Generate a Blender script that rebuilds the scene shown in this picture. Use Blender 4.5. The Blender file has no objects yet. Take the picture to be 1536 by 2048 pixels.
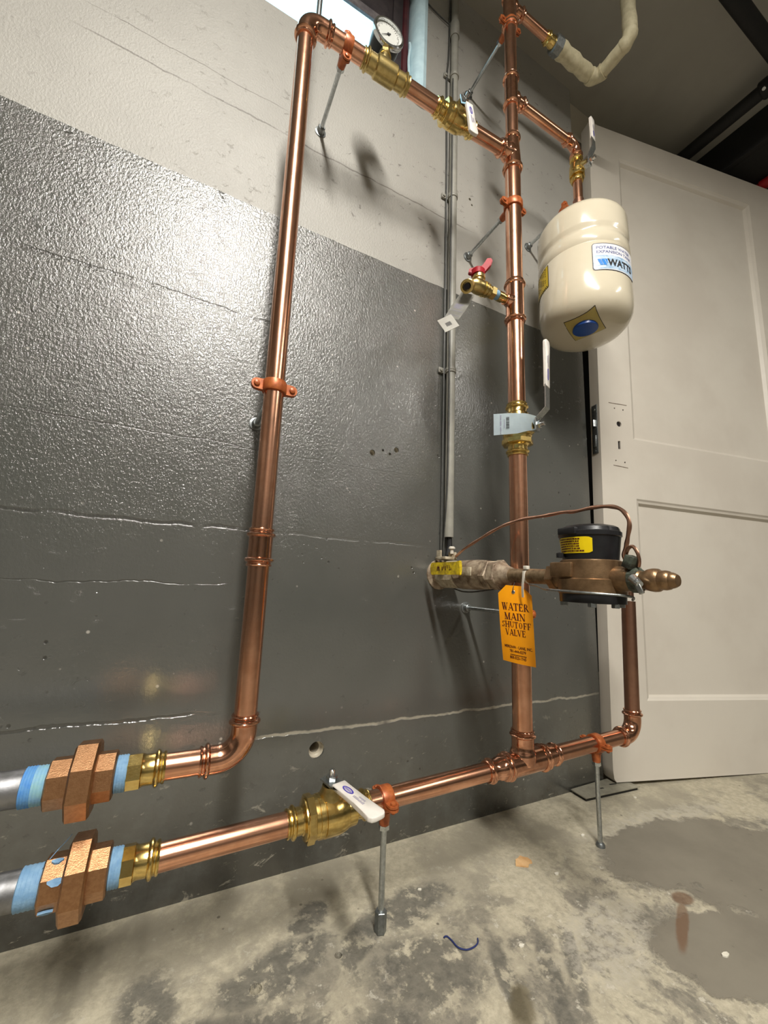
import bpy, bmesh, math, random
from mathutils import Vector, Matrix
random.seed(7)
V = Vector
sc = bpy.context.scene
COL = sc.collection

# ------------------------------------------------------------------ camera
cam_d = bpy.data.cameras.new('camera')
cam = bpy.data.objects.new('camera', cam_d)
COL.objects.link(cam)
R3 = Matrix(((0.8924, -0.1137, -0.4367), (-0.4494, -0.1362, -0.8829), (0.0408, 0.9841, -0.1727)))
R3 = R3.to_quaternion().to_matrix()
cam.matrix_world = Matrix.Translation((0, -0.735, 0.48)) @ R3.to_4x4()
cam_d.sensor_fit = 'HORIZONTAL'
cam_d.sensor_width = 36.0
cam_d.lens = 795.0 / 1536.0 * 36.0
cam_d.clip_start = 0.01
sc.camera = cam

# ------------------------------------------------------------------ world, lamps, exposure
world = bpy.data.worlds.new('world')
sc.world = world
world.use_nodes = True
world.node_tree.nodes['Background'].inputs[0].default_value = (0.75, 0.85, 1.0, 1)
world.node_tree.nodes['Background'].inputs[1].default_value = 0.02


def lamp(name, kind, loc, power, color, size, rot=(0, 0, 0), size_y=None):
    d = bpy.data.lights.new(name, kind)
    d.energy = power
    d.color = color
    if kind == 'POINT':
        d.shadow_soft_size = size
    else:
        d.size = size
        if size_y:
            d.shape = 'RECTANGLE'
            d.size_y = size_y
    o = bpy.data.objects.new(name, d)
    o.location = loc
    o.rotation_euler = rot
    COL.objects.link(o)
    return o


lamp('ceiling_tube_uplight', 'AREA', (-0.03, -1.55, 2.135), 16, (1.0, 0.965, 0.90), 0.11, (math.pi, 0, 0), 1.25)
lamp('ceiling_tube', 'AREA', (-0.03, -1.55, 2.13), 86, (1.0, 0.965, 0.90), 0.11, (0, 0, 0), 1.25)
lamp('door_side_fill', 'AREA', (1.75, -2.2, 2.13), 17, (1.0, 0.96, 0.88), 0.07, (0, 0, 0), 1.25)  # added unseen fill lamp, brightens the door side
sc.view_settings.view_transform = 'Standard'
sc.view_settings.look = 'None'
sc.view_settings.gamma = 1.0
sc.view_settings.use_curve_mapping = False
sc.view_settings.exposure = 0.0


# ------------------------------------------------------------------ materials
def srgb(r, g, b):
    def f(c):
        c /= 255.0
        return c / 12.92 if c <= 0.04045 else ((c + 0.055) / 1.055) ** 2.4
    return (f(r), f(g), f(b), 1)


class NT:
    def __init__(s, name):
        s.m = bpy.data.materials.new(name)
        s.m.use_nodes = True
        s.t = s.m.node_tree
        s.b = s.t.nodes['Principled BSDF']
        s.pos = s.t.nodes.new('ShaderNodeNewGeometry').outputs['Position']

    def n(s, typ, **kw):
        nd = s.t.nodes.new(typ)
        for k, v in kw.items():
            setattr(nd, k, v)
        return nd

    def set(s, nd, **kw):
        for k, v in kw.items():
            i = nd.inputs[k.replace('_', ' ')]
            if hasattr(v, 'is_output') or isinstance(v, bpy.types.NodeSocket):
                s.t.links.new(v, i)
            else:
                i.default_value = v
        return nd

    def math(s, op, a, b=0.0, c=0.0):
        nd = s.n('ShaderNodeMath', operation=op)
        for i, v in enumerate((a, b, c)):
            if isinstance(v, bpy.types.NodeSocket):
                s.t.links.new(v, nd.inputs[i])
            else:
                nd.inputs[i].default_value = v
        return nd.outputs[0]

    def noise(s, scale, detail=2.0, rough=0.5, vec=None, dist=0.0):
        nd = s.n('ShaderNodeTexNoise')
        s.t.links.new(vec or s.pos, nd.inputs['Vector'])
        nd.inputs['Scale'].default_value = scale
        nd.inputs['Detail'].default_value = detail
        nd.inputs['Roughness'].default_value = rough
        nd.inputs['Distortion'].default_value = dist
        return nd.outputs['Fac']

    def voro(s, scale, vec=None, feature='F1'):
        nd = s.n('ShaderNodeTexVoronoi', feature=feature)
        s.t.links.new(vec or s.pos, nd.inputs['Vector'])
        nd.inputs['Scale'].default_value = scale
        return nd

    def mapv(s, scale=(1, 1, 1), loc=(0, 0, 0), rot=(0, 0, 0), vec=None):
        nd = s.n('ShaderNodeMapping')
        s.t.links.new(vec or s.pos, nd.inputs['Vector'])
        nd.inputs['Scale'].default_value = scale
        nd.inputs['Location'].default_value = loc
        nd.inputs['Rotation'].default_value = rot
        return nd.outputs[0]

    def ramp(s, fac, lo, hi):
        nd = s.n('ShaderNodeMapRange', interpolation_type='SMOOTHSTEP')
        s.t.links.new(fac, nd.inputs[0])
        nd.inputs[1].default_value = lo
        nd.inputs[2].default_value = hi
        return nd.outputs[0]

    def mix(s, fac, a, b):
        nd = s.n('ShaderNodeMix', data_type='RGBA')
        for i, v in ((0, fac), (6, a), (7, b)):
            if isinstance(v, bpy.types.NodeSocket):
                s.t.links.new(v, nd.inputs[i])
            else:
                nd.inputs[i].default_value = v
        return nd.outputs[2]

    def xyz(s):
        nd = s.n('ShaderNodeSeparateXYZ')
        s.t.links.new(s.pos, nd.inputs[0])
        return nd.outputs

    def bump(s, h, strength, dist=0.001, normal=None):
        nd = s.n('ShaderNodeBump')
        s.t.links.new(h, nd.inputs['Height'])
        nd.inputs['Strength'].default_value = strength
        nd.inputs['Distance'].default_value = dist
        if normal is not None:
            s.t.links.new(normal, nd.inputs['Normal'])
        return nd.outputs[0]

    def out(s, **kw):
        for k, v in kw.items():
            i = s.b.inputs[k.replace('_', ' ')]
            if isinstance(v, bpy.types.NodeSocket):
                s.t.links.new(v, i)
            else:
                i.default_value = v
        return s.m


def simple(name, c1, c2=None, scale=60.0, rough=0.4, metal=0.0, bump=0.0, bscale=None, rvar=0.0, det=4.0, **kw):
    t = NT(name)
    if c2 is None:
        c2 = tuple(x * 0.85 for x in c1[:3]) + (1,)
    f = t.noise(scale, det, 0.6)
    col = t.mix(t.ramp(f, 0.3, 0.7), c1, c2)
    r = rough
    if rvar:
        r = t.math('MULTIPLY_ADD', f, rvar, rough - rvar * 0.5)
    k = dict(Base_Color=col, Roughness=r, Metallic=metal)
    if bump:
        k['Normal'] = t.bump(t.noise(bscale or scale * 4, 4.0, 0.6), bump, 0.001)
    k.update(kw)
    return t.out(**k)


M = {}
M['copper'] = simple('copper', (0.81, 0.44, 0.29, 1), (0.68, 0.34, 0.21, 1), 45, 0.22, 1.0, 0.05, 180, 0.16)
M['copper_fit'] = simple('copper_fitting', (0.79, 0.42, 0.28, 1), (0.62, 0.30, 0.18, 1), 90, 0.15, 1.0, 0.06, 220, 0.14)
M['copper_dull'] = simple('dull_copper', (0.52, 0.29, 0.20, 1), (0.42, 0.225, 0.155, 1), 30, 0.32, 1.0, 0.03, 200, 0.1)
M['clamp'] = simple('copper_epoxy', srgb(186, 104, 54), srgb(150, 76, 38), 120, 0.38, 0.25, 0.1, 500)
M['brass'] = simple('brass', (0.80, 0.60, 0.23, 1), (0.66, 0.46, 0.15, 1), 120, 0.20, 1.0, 0.08, 400, 0.1)
M['brass_body'] = simple('cast_brass', (0.62, 0.48, 0.21, 1), (0.50, 0.37, 0.14, 1), 160, 0.30, 1.0, 0.15, 900, 0.1)
M['bronze_cast'] = simple('cast_bronze', (0.50, 0.275, 0.14, 1), (0.40, 0.205, 0.10, 1), 250, 0.38, 1.0, 0.30, 800, 0.1)
M['old_bronze'] = simple('old_bronze', srgb(150, 128, 98), srgb(112, 92, 68), 110, 0.45, 0.65, 0.3, 500, 0.1)
M['meter_bronze'] = simple('meter_bronze', srgb(154, 124, 92), srgb(122, 97, 70), 70, 0.36, 0.8, 0.18, 600, 0.1)
M['valve_white'] = simple('limed_bronze', srgb(196, 186, 164), srgb(146, 132, 108), 90, 0.6, 0.15, 0.3, 400)
M['valve_brown'] = simple('brown_bronze', srgb(176, 160, 138), srgb(104, 84, 66), 55, 0.55, 0.3, 0.35, 300)
M['patina'] = simple('green_patina', srgb(84, 92, 80), srgb(44, 42, 36), 160, 0.6, 0.3, 0.4, 500)
M['steel'] = simple('galvanised_steel', (0.62, 0.65, 0.66, 1), (0.45, 0.48, 0.49, 1), 200, 0.30, 1.0, 0.1, 600, 0.15)
M['steel_dull'] = simple('dull_steel', (0.30, 0.32, 0.32, 1), (0.20, 0.21, 0.21, 1), 150, 0.42, 0.9, 0.2, 500)
M['iron_pipe'] = simple('black_steel_pipe', (0.27, 0.27, 0.28, 1), (0.16, 0.16, 0.16, 1), 50, 0.48, 0.9, 0.2, 200, 0.2)
M['chrome'] = simple('chrome', (0.75, 0.77, 0.78, 1), (0.66, 0.68, 0.69, 1), 60, 0.14, 1.0)
M['tape'] = simple('blue_tape', srgb(128, 164, 194), srgb(108, 148, 184), 120, 0.6, 0.0, 0.5, 500)
M['tape_blue'] = simple('bright_blue_tape', srgb(70, 132, 205), srgb(96, 150, 200), 90, 0.55, 0.0, 0.4, 400)
M['tape_pale'] = simple('pale_tape', srgb(132, 176, 186), srgb(120, 165, 205), 90, 0.6, 0.0, 0.4, 400)
M['grip'] = simple('white_vinyl', srgb(226, 220, 212), srgb(214, 208, 200), 40, 0.34, 0.0)
M['logo'] = simple('logo_blue', srgb(62, 52, 150), srgb(70, 60, 160), 40, 0.5)
M['ink_grey'] = simple('grey_ink', srgb(138, 132, 160), srgb(120, 116, 140), 40, 0.5)
M['ink'] = simple('black_ink', srgb(22, 20, 24), srgb(30, 26, 28), 40, 0.5)
M['ink_maroon'] = simple('maroon_ink', srgb(74, 22, 12), srgb(84, 28, 14), 40, 0.5)
M['ink_blue'] = simple('blue_ink', srgb(72, 84, 140), srgb(82, 96, 150), 40, 0.5)
M['ink_cyan'] = simple('cyan_ink', srgb(20, 120, 205), srgb(30, 130, 215), 40, 0.4)
M['paper'] = simple('tag_paper', srgb(196, 210, 216), srgb(184, 198, 206), 30, 0.55)
M['tag_yellow'] = simple('yellow_tag', srgb(255, 168, 8), srgb(248, 158, 4), 12, 0.45)
M['tank'] = simple('tank_enamel', srgb(214, 204, 182), srgb(209, 199, 176), 10, 0.16, 0.0, Coat_Weight=0.6, Coat_Roughness=0.06)
M['label_white'] = simple('label_white', srgb(236, 234, 236), srgb(226, 226, 230), 30, 0.35)
t = NT('label_water')
M['label_water'] = t.out(Base_Color=t.mix(t.ramp(t.noise(140, 3, 0.6, t.mapv((0.4, 0.4, 2.2)), 1.2), 0.42, 0.62), srgb(198, 214, 232), srgb(132, 168, 200)), Roughness=0.35)
M['label_yellow'] = simple('label_yellow', srgb(222, 190, 40), srgb(206, 176, 34), 30, 0.4)
M['label_bright'] = simple('label_bright_yellow', srgb(236, 206, 14), srgb(226, 196, 10), 30, 0.35)
M['lever_worn'] = simple('worn_yellow_vinyl', srgb(232, 204, 24), srgb(150, 124, 30), 70, 0.5, det=5)
M['label_ochre'] = simple('label_ochre', srgb(188, 170, 96), srgb(180, 160, 90), 30, 0.4)
M['blue_cap'] = simple('blue_plastic', srgb(20, 70, 150), srgb(24, 78, 158), 30, 0.35)
M['red'] = simple('red_plastic', srgb(168, 14, 32), srgb(150, 12, 26), 40, 0.5, Specular_IOR_Level=0.3)
M['black_plastic'] = simple('black_plastic', srgb(24, 24, 26), srgb(32, 32, 34), 60, 0.32, 0.0, 0.1, 600)
M['black_rubber'] = simple('black_rubber', srgb(16, 16, 17), srgb(22, 22, 22), 60, 0.6)
M['black_paint'] = simple('black_painted_iron', srgb(12, 12, 12), srgb(18, 17, 16), 40, 0.7)
M['conduit'] = simple('grey_conduit', srgb(150, 148, 138), srgb(136, 134, 126), 30, 0.5)
M['wire_grey'] = simple('grey_wire', srgb(70, 70, 66), srgb(54, 54, 52), 60, 0.5)
M['insul'] = simple('canvas_insulation', srgb(212, 203, 172), srgb(190, 180, 148), 60, 0.7, 0.0, 0.4, 160)
M['door_white'] = None
M['clear'] = simple('dusty_clear_plastic', srgb(170, 168, 160), srgb(150, 148, 140), 60, 0.3, 0.0, Transmission_Weight=0.55, IOR=1.3)
M['clear_label'] = simple('plastic_label', srgb(166, 163, 154), srgb(156, 152, 144), 60, 0.35)
M['white_plastic'] = simple('white_plastic', srgb(214, 208, 196), srgb(200, 194, 182), 60, 0.4)
M['dial'] = simple('dial_face', srgb(186, 186, 180), srgb(178, 178, 172), 20, 0.5)
M['gauge_can'] = simple('gauge_can', srgb(34, 40, 44), srgb(26, 30, 34), 40, 0.3, 0.3)
M['maroon'] = simple('maroon_frame', srgb(84, 34, 40), srgb(62, 26, 32), 40, 0.45, 0.0, 0.2, 120)
M['dark_frame'] = simple('dark_window_frame', srgb(62, 54, 56), srgb(44, 38, 42), 40, 0.5, 0.0, 0.2, 120)
M['sash'] = simple('grey_sash', srgb(118, 112, 112), srgb(88, 82, 86), 60, 0.5, 0.0, 0.2, 120)
M['jamb'] = simple('jamb_plaster_daylight', srgb(200, 226, 234), srgb(184, 212, 222), 40, 0.6, 0.0, 0.4, 90)  # blue daylight from the window is mixed into the plaster colour
M['blue_string'] = simple('blue_string', srgb(36, 48, 104), srgb(28, 38, 86), 200, 0.7)
M['floor_plate'] = simple('grey_plate', srgb(158, 154, 138), srgb(140, 136, 122), 60, 0.5, 0.2, 0.2, 300)
M['plate_edge'] = simple('plate_edge', srgb(30, 28, 24), srgb(22, 20, 18), 60, 0.7)
M['chip'] = simple('paint_chip', srgb(226, 222, 208), srgb(206, 200, 184), 60, 0.6)
M['rust_flake'] = simple('rust_flake', srgb(214, 176, 128), srgb(196, 150, 98), 60, 0.75)
M['hole_shade'] = simple('hole_shade', srgb(30, 20, 22), srgb(22, 14, 16), 60, 0.9)  # near-black colour stands in for shade inside holes
M['dark_room'] = simple('unlit_room_dark', srgb(20, 18, 16), srgb(16, 14, 13), 4, 0.9)  # darkness of the unlit room beyond, put into the wall colour
M['red_paint'] = simple('red_painted_pipe', srgb(160, 12, 20), srgb(140, 10, 16), 40, 0.5)

# wall: grey gloss paint below the band, white paint above, on board-formed concrete
t = NT('painted_concrete_wall')
x, y, z = t.xyz()
wob = t.math('MULTIPLY_ADD', t.noise(18, 4, 0.6), 0.007, 1.2055)
white = t.math('GREATER_THAN', z, wob)
coarse = t.noise(3.0, 4, 0.6)
# board joints (thin lines in the formwork)
joint = None
jwhite = None
jit = t.math('MULTIPLY_ADD', t.noise(9.0, 4, 0.65), 0.022, -0.011)
for zz, w_, x0, x1 in ((1.414, 0.0022, -0.3, 0.62), (1.472, 0.0014, -0.3, 0.13), (0.968, 0.0050, -0.32, 0.25), (0.561, 0.004, -0.4, 0.5),
                       (0.464, 0.0014, -0.3, 0.1), (0.2135, 0.0034, 0.1, 1.05), (0.710, 0.0016, -0.3, 0.45), (0.262, 0.003, -0.4, 0.1)):
    zj = t.math('ADD', z, jit)
    d = t.math('ABSOLUTE', t.math('SUBTRACT', zj, zz))
    l = t.math('SUBTRACT', 1.0, t.ramp(d, w_ * 0.4, w_))
    l = t.math('MULTIPLY', l, t.math('MULTIPLY', t.ramp(x, x0, x0 + 0.08), t.math('SUBTRACT', 1.0, t.ramp(x, x1 - 0.1, x1))))
    l = t.math('MULTIPLY', l, t.ramp(t.noise(14, 3, 0.6), 0.30, 0.52))
    joint = l if joint is None else t.math('MAXIMUM', joint, l)
# pits
vp = t.voro(62, t.mapv((1, 1, 1), (0.3, 0, 0.2)))
pit = t.math('MULTIPLY', t.math('SUBTRACT', 1.0, t.ramp(vp.outputs['Distance'], 0.10, 0.22)), t.ramp(t.noise(5, 3, 0.6), 0.52, 0.62))
pit = t.math('MULTIPLY', pit, t.ramp(t.noise(47, 2, 0.5), 0.50, 0.6))
# larger torn pits in the white paint
tp = t.ramp(t.noise(40, 6, 0.74, t.mapv((1.0, 1, 1.5)), 0.6), 0.605, 0.655)
tp = t.math('MULTIPLY', tp, t.ramp(t.noise(7, 2, 0.5, t.mapv((1, 1, 1), (2.0, 0, 1.0))), 0.42, 0.52))
tp = t.math('MULTIPLY', tp, t.math('MULTIPLY_ADD', t.math('LESS_THAN', z, 1.19), -0.75, 1.0))
dpit = t.math('MAXIMUM', pit, tp)
# scuffed bottom of the wall: whitish scrapes, and grime deepened to stand in for shade
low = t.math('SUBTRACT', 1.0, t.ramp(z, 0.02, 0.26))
scuff = t.math('MULTIPLY', t.ramp(t.noise(34, 6, 0.72, t.mapv((0.8, 1, 1.6)), 0.6), 0.595, 0.69), low)
speck = t.math('MULTIPLY', t.math('SUBTRACT', 1.0, t.ramp(t.voro(38).outputs['Distance'], 0.05, 0.12)), t.ramp(t.noise(11, 2), 0.53, 0.62))
dirt_shade = t.math('MULTIPLY', t.ramp(t.noise(9, 5, 0.65), 0.34, 0.58), low)
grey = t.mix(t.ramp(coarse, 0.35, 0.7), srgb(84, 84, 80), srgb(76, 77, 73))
grey = t.mix(t.math('MULTIPLY', dirt_shade, 0.8), grey, srgb(58, 56, 50))
grey = t.mix(t.math('MULTIPLY', scuff, 0.6), grey, srgb(182, 176, 160))
grey = t.mix(t.math('MULTIPLY', speck, 0.75), grey, srgb(178, 174, 164))
jl = t.math('MULTIPLY', joint, t.math('MULTIPLY', t.math('SUBTRACT', 1.0, t.ramp(z, 0.28, 0.34)), t.ramp(x, 0.11, 0.16)))
jd = t.math('MULTIPLY', joint, t.math('SUBTRACT', 1.0, t.ramp(x, 0.11, 0.16)))
grey = t.mix(t.math('MULTIPLY', jd, 0.55), grey, srgb(48, 47, 44))
grey = t.mix(t.math('MULTIPLY', jl, 0.75), grey, srgb(170, 164, 148))
grey = t.mix(t.math('MULTIPLY', dpit, 0.8), grey, srgb(44, 43, 40))
wht = t.mix(t.ramp(coarse, 0.3, 0.7), srgb(165, 162, 155), srgb(155, 152, 145))
wht = t.mix(t.math('MULTIPLY', joint, 0.7), wht, srgb(96, 90, 84))
pm = t.math('MULTIPLY', dpit, t.math('MULTIPLY_ADD', t.ramp(x, -0.05, 0.25), 0.45, 0.18))
wht = t.mix(pm, wht, srgb(88, 82, 76))
paint = t.mix(white, grey, wht)
deep = t.math('GREATER_THAN', y, 0.0035)
paint = t.mix(deep, paint, srgb(196, 188, 170))
orange = t.noise(235, 3.0, 0.6, t.mapv((1, 1, 0.75)))
orange = t.ramp(orange, 0.36, 0.66)
fine = t.noise(900, 2.0, 0.5)
rmask = t.math('MULTIPLY', t.math('SUBTRACT', 1.0, t.ramp(x, 0.25, 0.75)), t.ramp(t.math('ADD', z, t.math('MULTIPLY', t.noise(4, 3), 0.35)), 0.55, 0.98))
rmask = t.math('MULTIPLY_ADD', rmask, 0.85, 0.15)
h1 = t.math('MULTIPLY', orange, rmask)
h = t.math('MULTIPLY_ADD', t.noise(26, 3, 0.6), 1.1, h1)
h = t.math('MULTIPLY_ADD', fine, 0.12, h)
h = t.math('MULTIPLY_ADD', joint, -1.5, h)
h = t.math('MULTIPLY_ADD', dpit, -1.6, h)
nrm2 = t.bump(h, 1.0, 0.00075)
gn = t.n('ShaderNodeNewGeometry').outputs['Normal']
vm = t.n('ShaderNodeMix', data_type='VECTOR')
vm.inputs[0].default_value = 0.42
t.t.links.new(gn, vm.inputs[4])
t.t.links.new(nrm2, vm.inputs[5])
vn = t.n('ShaderNodeVectorMath', operation='NORMALIZE')
t.t.links.new(vm.outputs[1], vn.inputs[0])
nrm = vn.outputs[0]
rg = t.math('MULTIPLY_ADD', white, 0.30, 0.21)
ctw = t.math('MULTIPLY', t.math('SUBTRACT', 1.0, white), 0.9)
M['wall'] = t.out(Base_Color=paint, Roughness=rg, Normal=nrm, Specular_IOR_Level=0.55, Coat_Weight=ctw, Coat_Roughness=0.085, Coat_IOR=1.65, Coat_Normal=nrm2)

# concrete floor
t = NT('worn_concrete_floor')
x, y, z = t.xyz()
n1 = t.noise(6.0, 10, 0.66)
n2 = t.noise(19, 9, 0.70, None, 0.25)
n3 = t.noise(85, 8, 0.70)
flat = t.mapv((1, 1, 0))


def blob(cx, cy, rx, ry, rot, soft, wob=0.55):
    v = t.mapv((1, 1, 1), (-cx, -cy, 0))
    v = t.mapv((1.0 / rx, 1.0 / ry, 0), (0, 0, 0), (0, 0, 0), t.mapv((1, 1, 0), (0, 0, 0), (0, 0, -rot), v))
    ln = t.n('ShaderNodeVectorMath', operation='LENGTH')
    t.t.links.new(v, ln.inputs[0])
    d = t.math('MULTIPLY_ADD', t.math('SUBTRACT', n2, 0.5), wob * 3.4, ln.outputs['Value'])
    return t.math('SUBTRACT', 1.0, t.ramp(d, 1.0 - soft, 1.0 + soft))


cream = t.mix(t.ramp(n3, 0.36, 0.64), srgb(188, 180, 158), srgb(166, 158, 138))
cream = t.mix(t.math('MULTIPLY', t.ramp(n1, 0.46, 0.58), 0.8), cream, srgb(156, 149, 131))
base = cream
gsum = t.math('MULTIPLY_ADD', n2, 0.7, t.math('MULTIPLY', n1, 0.45))
gm = t.ramp(gsum, 0.555, 0.645)
front = t.ramp(t.math('ADD', y, t.math('MULTIPLY', n1, -0.04)), -0.28, -0.09)
gm = t.math('MULTIPLY', gm, t.math('SUBTRACT', 1.0, t.math('MULTIPLY', front, 0.8)))
base = t.mix(t.math('MULTIPLY', gm, 0.9), base, t.mix(t.ramp(n3, 0.4, 0.6), srgb(108, 104, 94), srgb(134, 128, 115)))
wsp = t.math('MULTIPLY', t.ramp(t.noise(48, 8, 0.75), 0.57, 0.64), t.math('SUBTRACT', 1.0, t.math('MULTIPLY', front, 0.6)))
base = t.mix(t.math('MULTIPLY', wsp, 0.6), base, srgb(206, 200, 184))
dark = None
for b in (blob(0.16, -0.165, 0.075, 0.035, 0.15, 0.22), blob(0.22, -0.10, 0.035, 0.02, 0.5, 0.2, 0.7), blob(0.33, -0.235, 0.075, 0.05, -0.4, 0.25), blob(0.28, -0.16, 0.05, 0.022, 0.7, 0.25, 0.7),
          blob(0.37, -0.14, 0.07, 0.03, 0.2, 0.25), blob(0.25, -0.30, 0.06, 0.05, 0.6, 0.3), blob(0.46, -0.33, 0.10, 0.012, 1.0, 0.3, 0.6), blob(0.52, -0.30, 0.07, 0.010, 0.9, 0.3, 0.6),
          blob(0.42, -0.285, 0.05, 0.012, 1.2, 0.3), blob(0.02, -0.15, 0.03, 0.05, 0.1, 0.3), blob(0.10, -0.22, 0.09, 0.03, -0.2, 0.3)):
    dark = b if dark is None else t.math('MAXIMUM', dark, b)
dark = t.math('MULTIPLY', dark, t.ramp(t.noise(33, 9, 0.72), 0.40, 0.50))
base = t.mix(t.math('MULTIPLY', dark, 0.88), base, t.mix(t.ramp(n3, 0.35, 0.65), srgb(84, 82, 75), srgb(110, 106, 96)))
bounce_cut = t.math('SUBTRACT', 1.0, t.ramp(t.math('MULTIPLY_ADD', n1, 0.12, y), -0.62, -0.50))  # unseen floor behind the view, darkened to cut bounced light
wet = bounce_cut
for b in (blob(0.92, -0.235, 0.20, 0.085, -0.12, 0.06, 0.28), blob(0.78, -0.42, 0.17, 0.075, -0.5, 0.06, 0.3), blob(1.05, -0.36, 0.25, 0.12, -0.3, 0.06, 0.3), blob(0.80, -0.19, 0.04, 0.022, 0.0, 0.1, 0.3),
          blob(1.0, -0.62, 0.4, 0.2, 0, 0.06, 0.3)):
    wet = t.math('MAXIMUM', wet, b)
pale = t.math('MAXIMUM', blob(0.60, -0.30, 0.09, 0.05, 0.3, 0.3), blob(0.98, -0.155, 0.2, 0.03, -0.1, 0.3))
base = t.mix(t.math('MULTIPLY', pale, t.math('MULTIPLY', t.ramp(n3, 0.35, 0.6), 0.5)), base, srgb(190, 184, 170))
wetc = t.mix(t.ramp(n1, 0.35, 0.7), srgb(126, 120, 107), srgb(114, 108, 96))
base = t.mix(wet, base, wetc)
rust = t.math('MAXIMUM', blob(0.775, -0.303, 0.019, 0.013, 0, 0.2, 0.3), blob(0.722, -0.330, 0.055, 0.0075, 0.47, 0.25, 0.3))
base = t.mix(t.math('MULTIPLY', rust, 0.75), base, srgb(104, 74, 50))
mildew = blob(0.41, -0.322, 0.03, 0.012, 0.8, 0.4, 0.8)
base = t.mix(t.math('MULTIPLY', mildew, 0.7), base, srgb(84, 74, 48))
sp = t.math('MULTIPLY', t.math('SUBTRACT', 1.0, t.ramp(t.voro(42).outputs['Distance'], 0.06, 0.13)), t.ramp(t.noise(13, 2), 0.56, 0.64))
base = t.mix(t.math('MULTIPLY', sp, 0.7), base, srgb(70, 64, 56))
hh = t.math('MULTIPLY_ADD', n3, 0.9, t.math('MULTIPLY', n2, 1.4))
hh = t.math('MULTIPLY', hh, t.math('MULTIPLY_ADD', wet, -0.85, 1.0))
rr = t.math('MULTIPLY_ADD', wet, -0.18, 0.68)
M['floor'] = t.out(Base_Color=base, Roughness=rr, Normal=t.bump(hh, 0.55, 0.003))

# ceiling, door paint
M['ceiling'] = simple('ceiling_paint', srgb(166, 163, 154), srgb(154, 151, 142), 3, 0.75, 0.0, 0.15, 60)
t = NT('old_door_paint')
x, y, z = t.xyz()
dcol = t.mix(t.ramp(t.noise(4, 4, 0.6), 0.35, 0.7), srgb(208, 201, 189), srgb(200, 192, 180))
chipm = t.math('MULTIPLY', t.ramp(t.noise(60, 3, 0.6), 0.76, 0.79), t.ramp(t.noise(9, 2), 0.5, 0.6))
dcol = t.mix(t.math('MULTIPLY', chipm, 0.6), dcol, srgb(120, 108, 90))
M['door_white'] = t.out(Base_Color=dcol, Roughness=0.42, Normal=t.bump(t.noise(160, 3, 0.5, t.mapv((1, 1, 0.15))), 0.25, 0.0006))
t = NT('two_tone_room_paint')
x, y, z = t.xyz()
M['room_paint'] = t.out(Base_Color=t.mix(t.math('GREATER_THAN', z, 1.21), t.mix(t.noise(3, 3), srgb(92, 92, 87), srgb(82, 83, 79)), t.mix(t.noise(2, 3), srgb(172, 169, 162), srgb(160, 157, 150))), Roughness=0.5)
# daylight behind frosted basement glass
t = NT('daylit_frosted_glass')
gcol = t.mix(t.ramp(t.noise(14, 4, 0.6), 0.3, 0.7), (0.46, 0.84, 1.0, 1), (0.54, 0.88, 1.0, 1))
M['pane'] = t.out(Base_Color=(0.12, 0.16, 0.18, 1), Roughness=0.4, Emission_Color=gcol, Emission_Strength=1.9)


# ------------------------------------------------------------------ geometry helpers
def B():
    return bmesh.new()


def frame(d):
    d = V(d).normalized()
    a = V((0, 0, 1)) if abs(d.z) < 0.9 else V((1, 0, 0))
    u = d.cross(a).normalized()
    w = d.cross(u).normalized()
    return d, u, w


def lathe(bm, o, d, prof, seg=28, rot=0.0, uv=None):
    """rings of radius r at distance t along d from o; closed with caps"""
    o = V(o)
    d, u, w = frame(d)
    if uv:
        u, w = V(uv[0]), V(uv[1])
    rings = []
    for tt, r in prof:
        c = o + d * tt
        rings.append([bm.verts.new(c + (u * math.cos(2 * math.pi * k / seg + rot) + w * math.sin(2 * math.pi * k / seg + rot)) * max(r, 1e-5)) for k in range(seg)])
    for a, b in zip(rings[:-1], rings[1:]):
        for k in range(seg):
            bm.faces.new((a[k], a[(k + 1) % seg], b[(k + 1) % seg], b[k]))
    bm.faces.new(rings[0][::-1])
    bm.faces.new(rings[-1])
    return bm


def sweep(bm, pts, rad, seg=12, caps=True):
    pts = [V(p) for p in pts]
    n = len(pts)
    if not isinstance(rad, (list, tuple)):
        rad = [rad] * n
    tang = []
    for i in range(n):
        a = pts[max(i - 1, 0)]
        b = pts[min(i + 1, n - 1)]
        tt = (b - a)
        tang.append(tt.normalized() if tt.length > 1e-9 else V((0, 0, 1)))
    _, u, w = frame(tang[0])
    rings = []
    for i in range(n):
        if i:
            q = tang[i - 1].rotation_difference(tang[i])
            u = q @ u
            w = q @ w
        rings.append([bm.verts.new(pts[i] + (u * math.cos(2 * math.pi * k / seg) + w * math.sin(2 * math.pi * k / seg)) * rad[i]) for k in range(seg)])
    for a, b in zip(rings[:-1], rings[1:]):
        for k in range(seg):
            bm.faces.new((a[k], a[(k + 1) % seg], b[(k + 1) % seg], b[k]))
    if caps:
        bm.faces.new(rings[0][::-1])
        bm.faces.new(rings[-1])
    return bm


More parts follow.
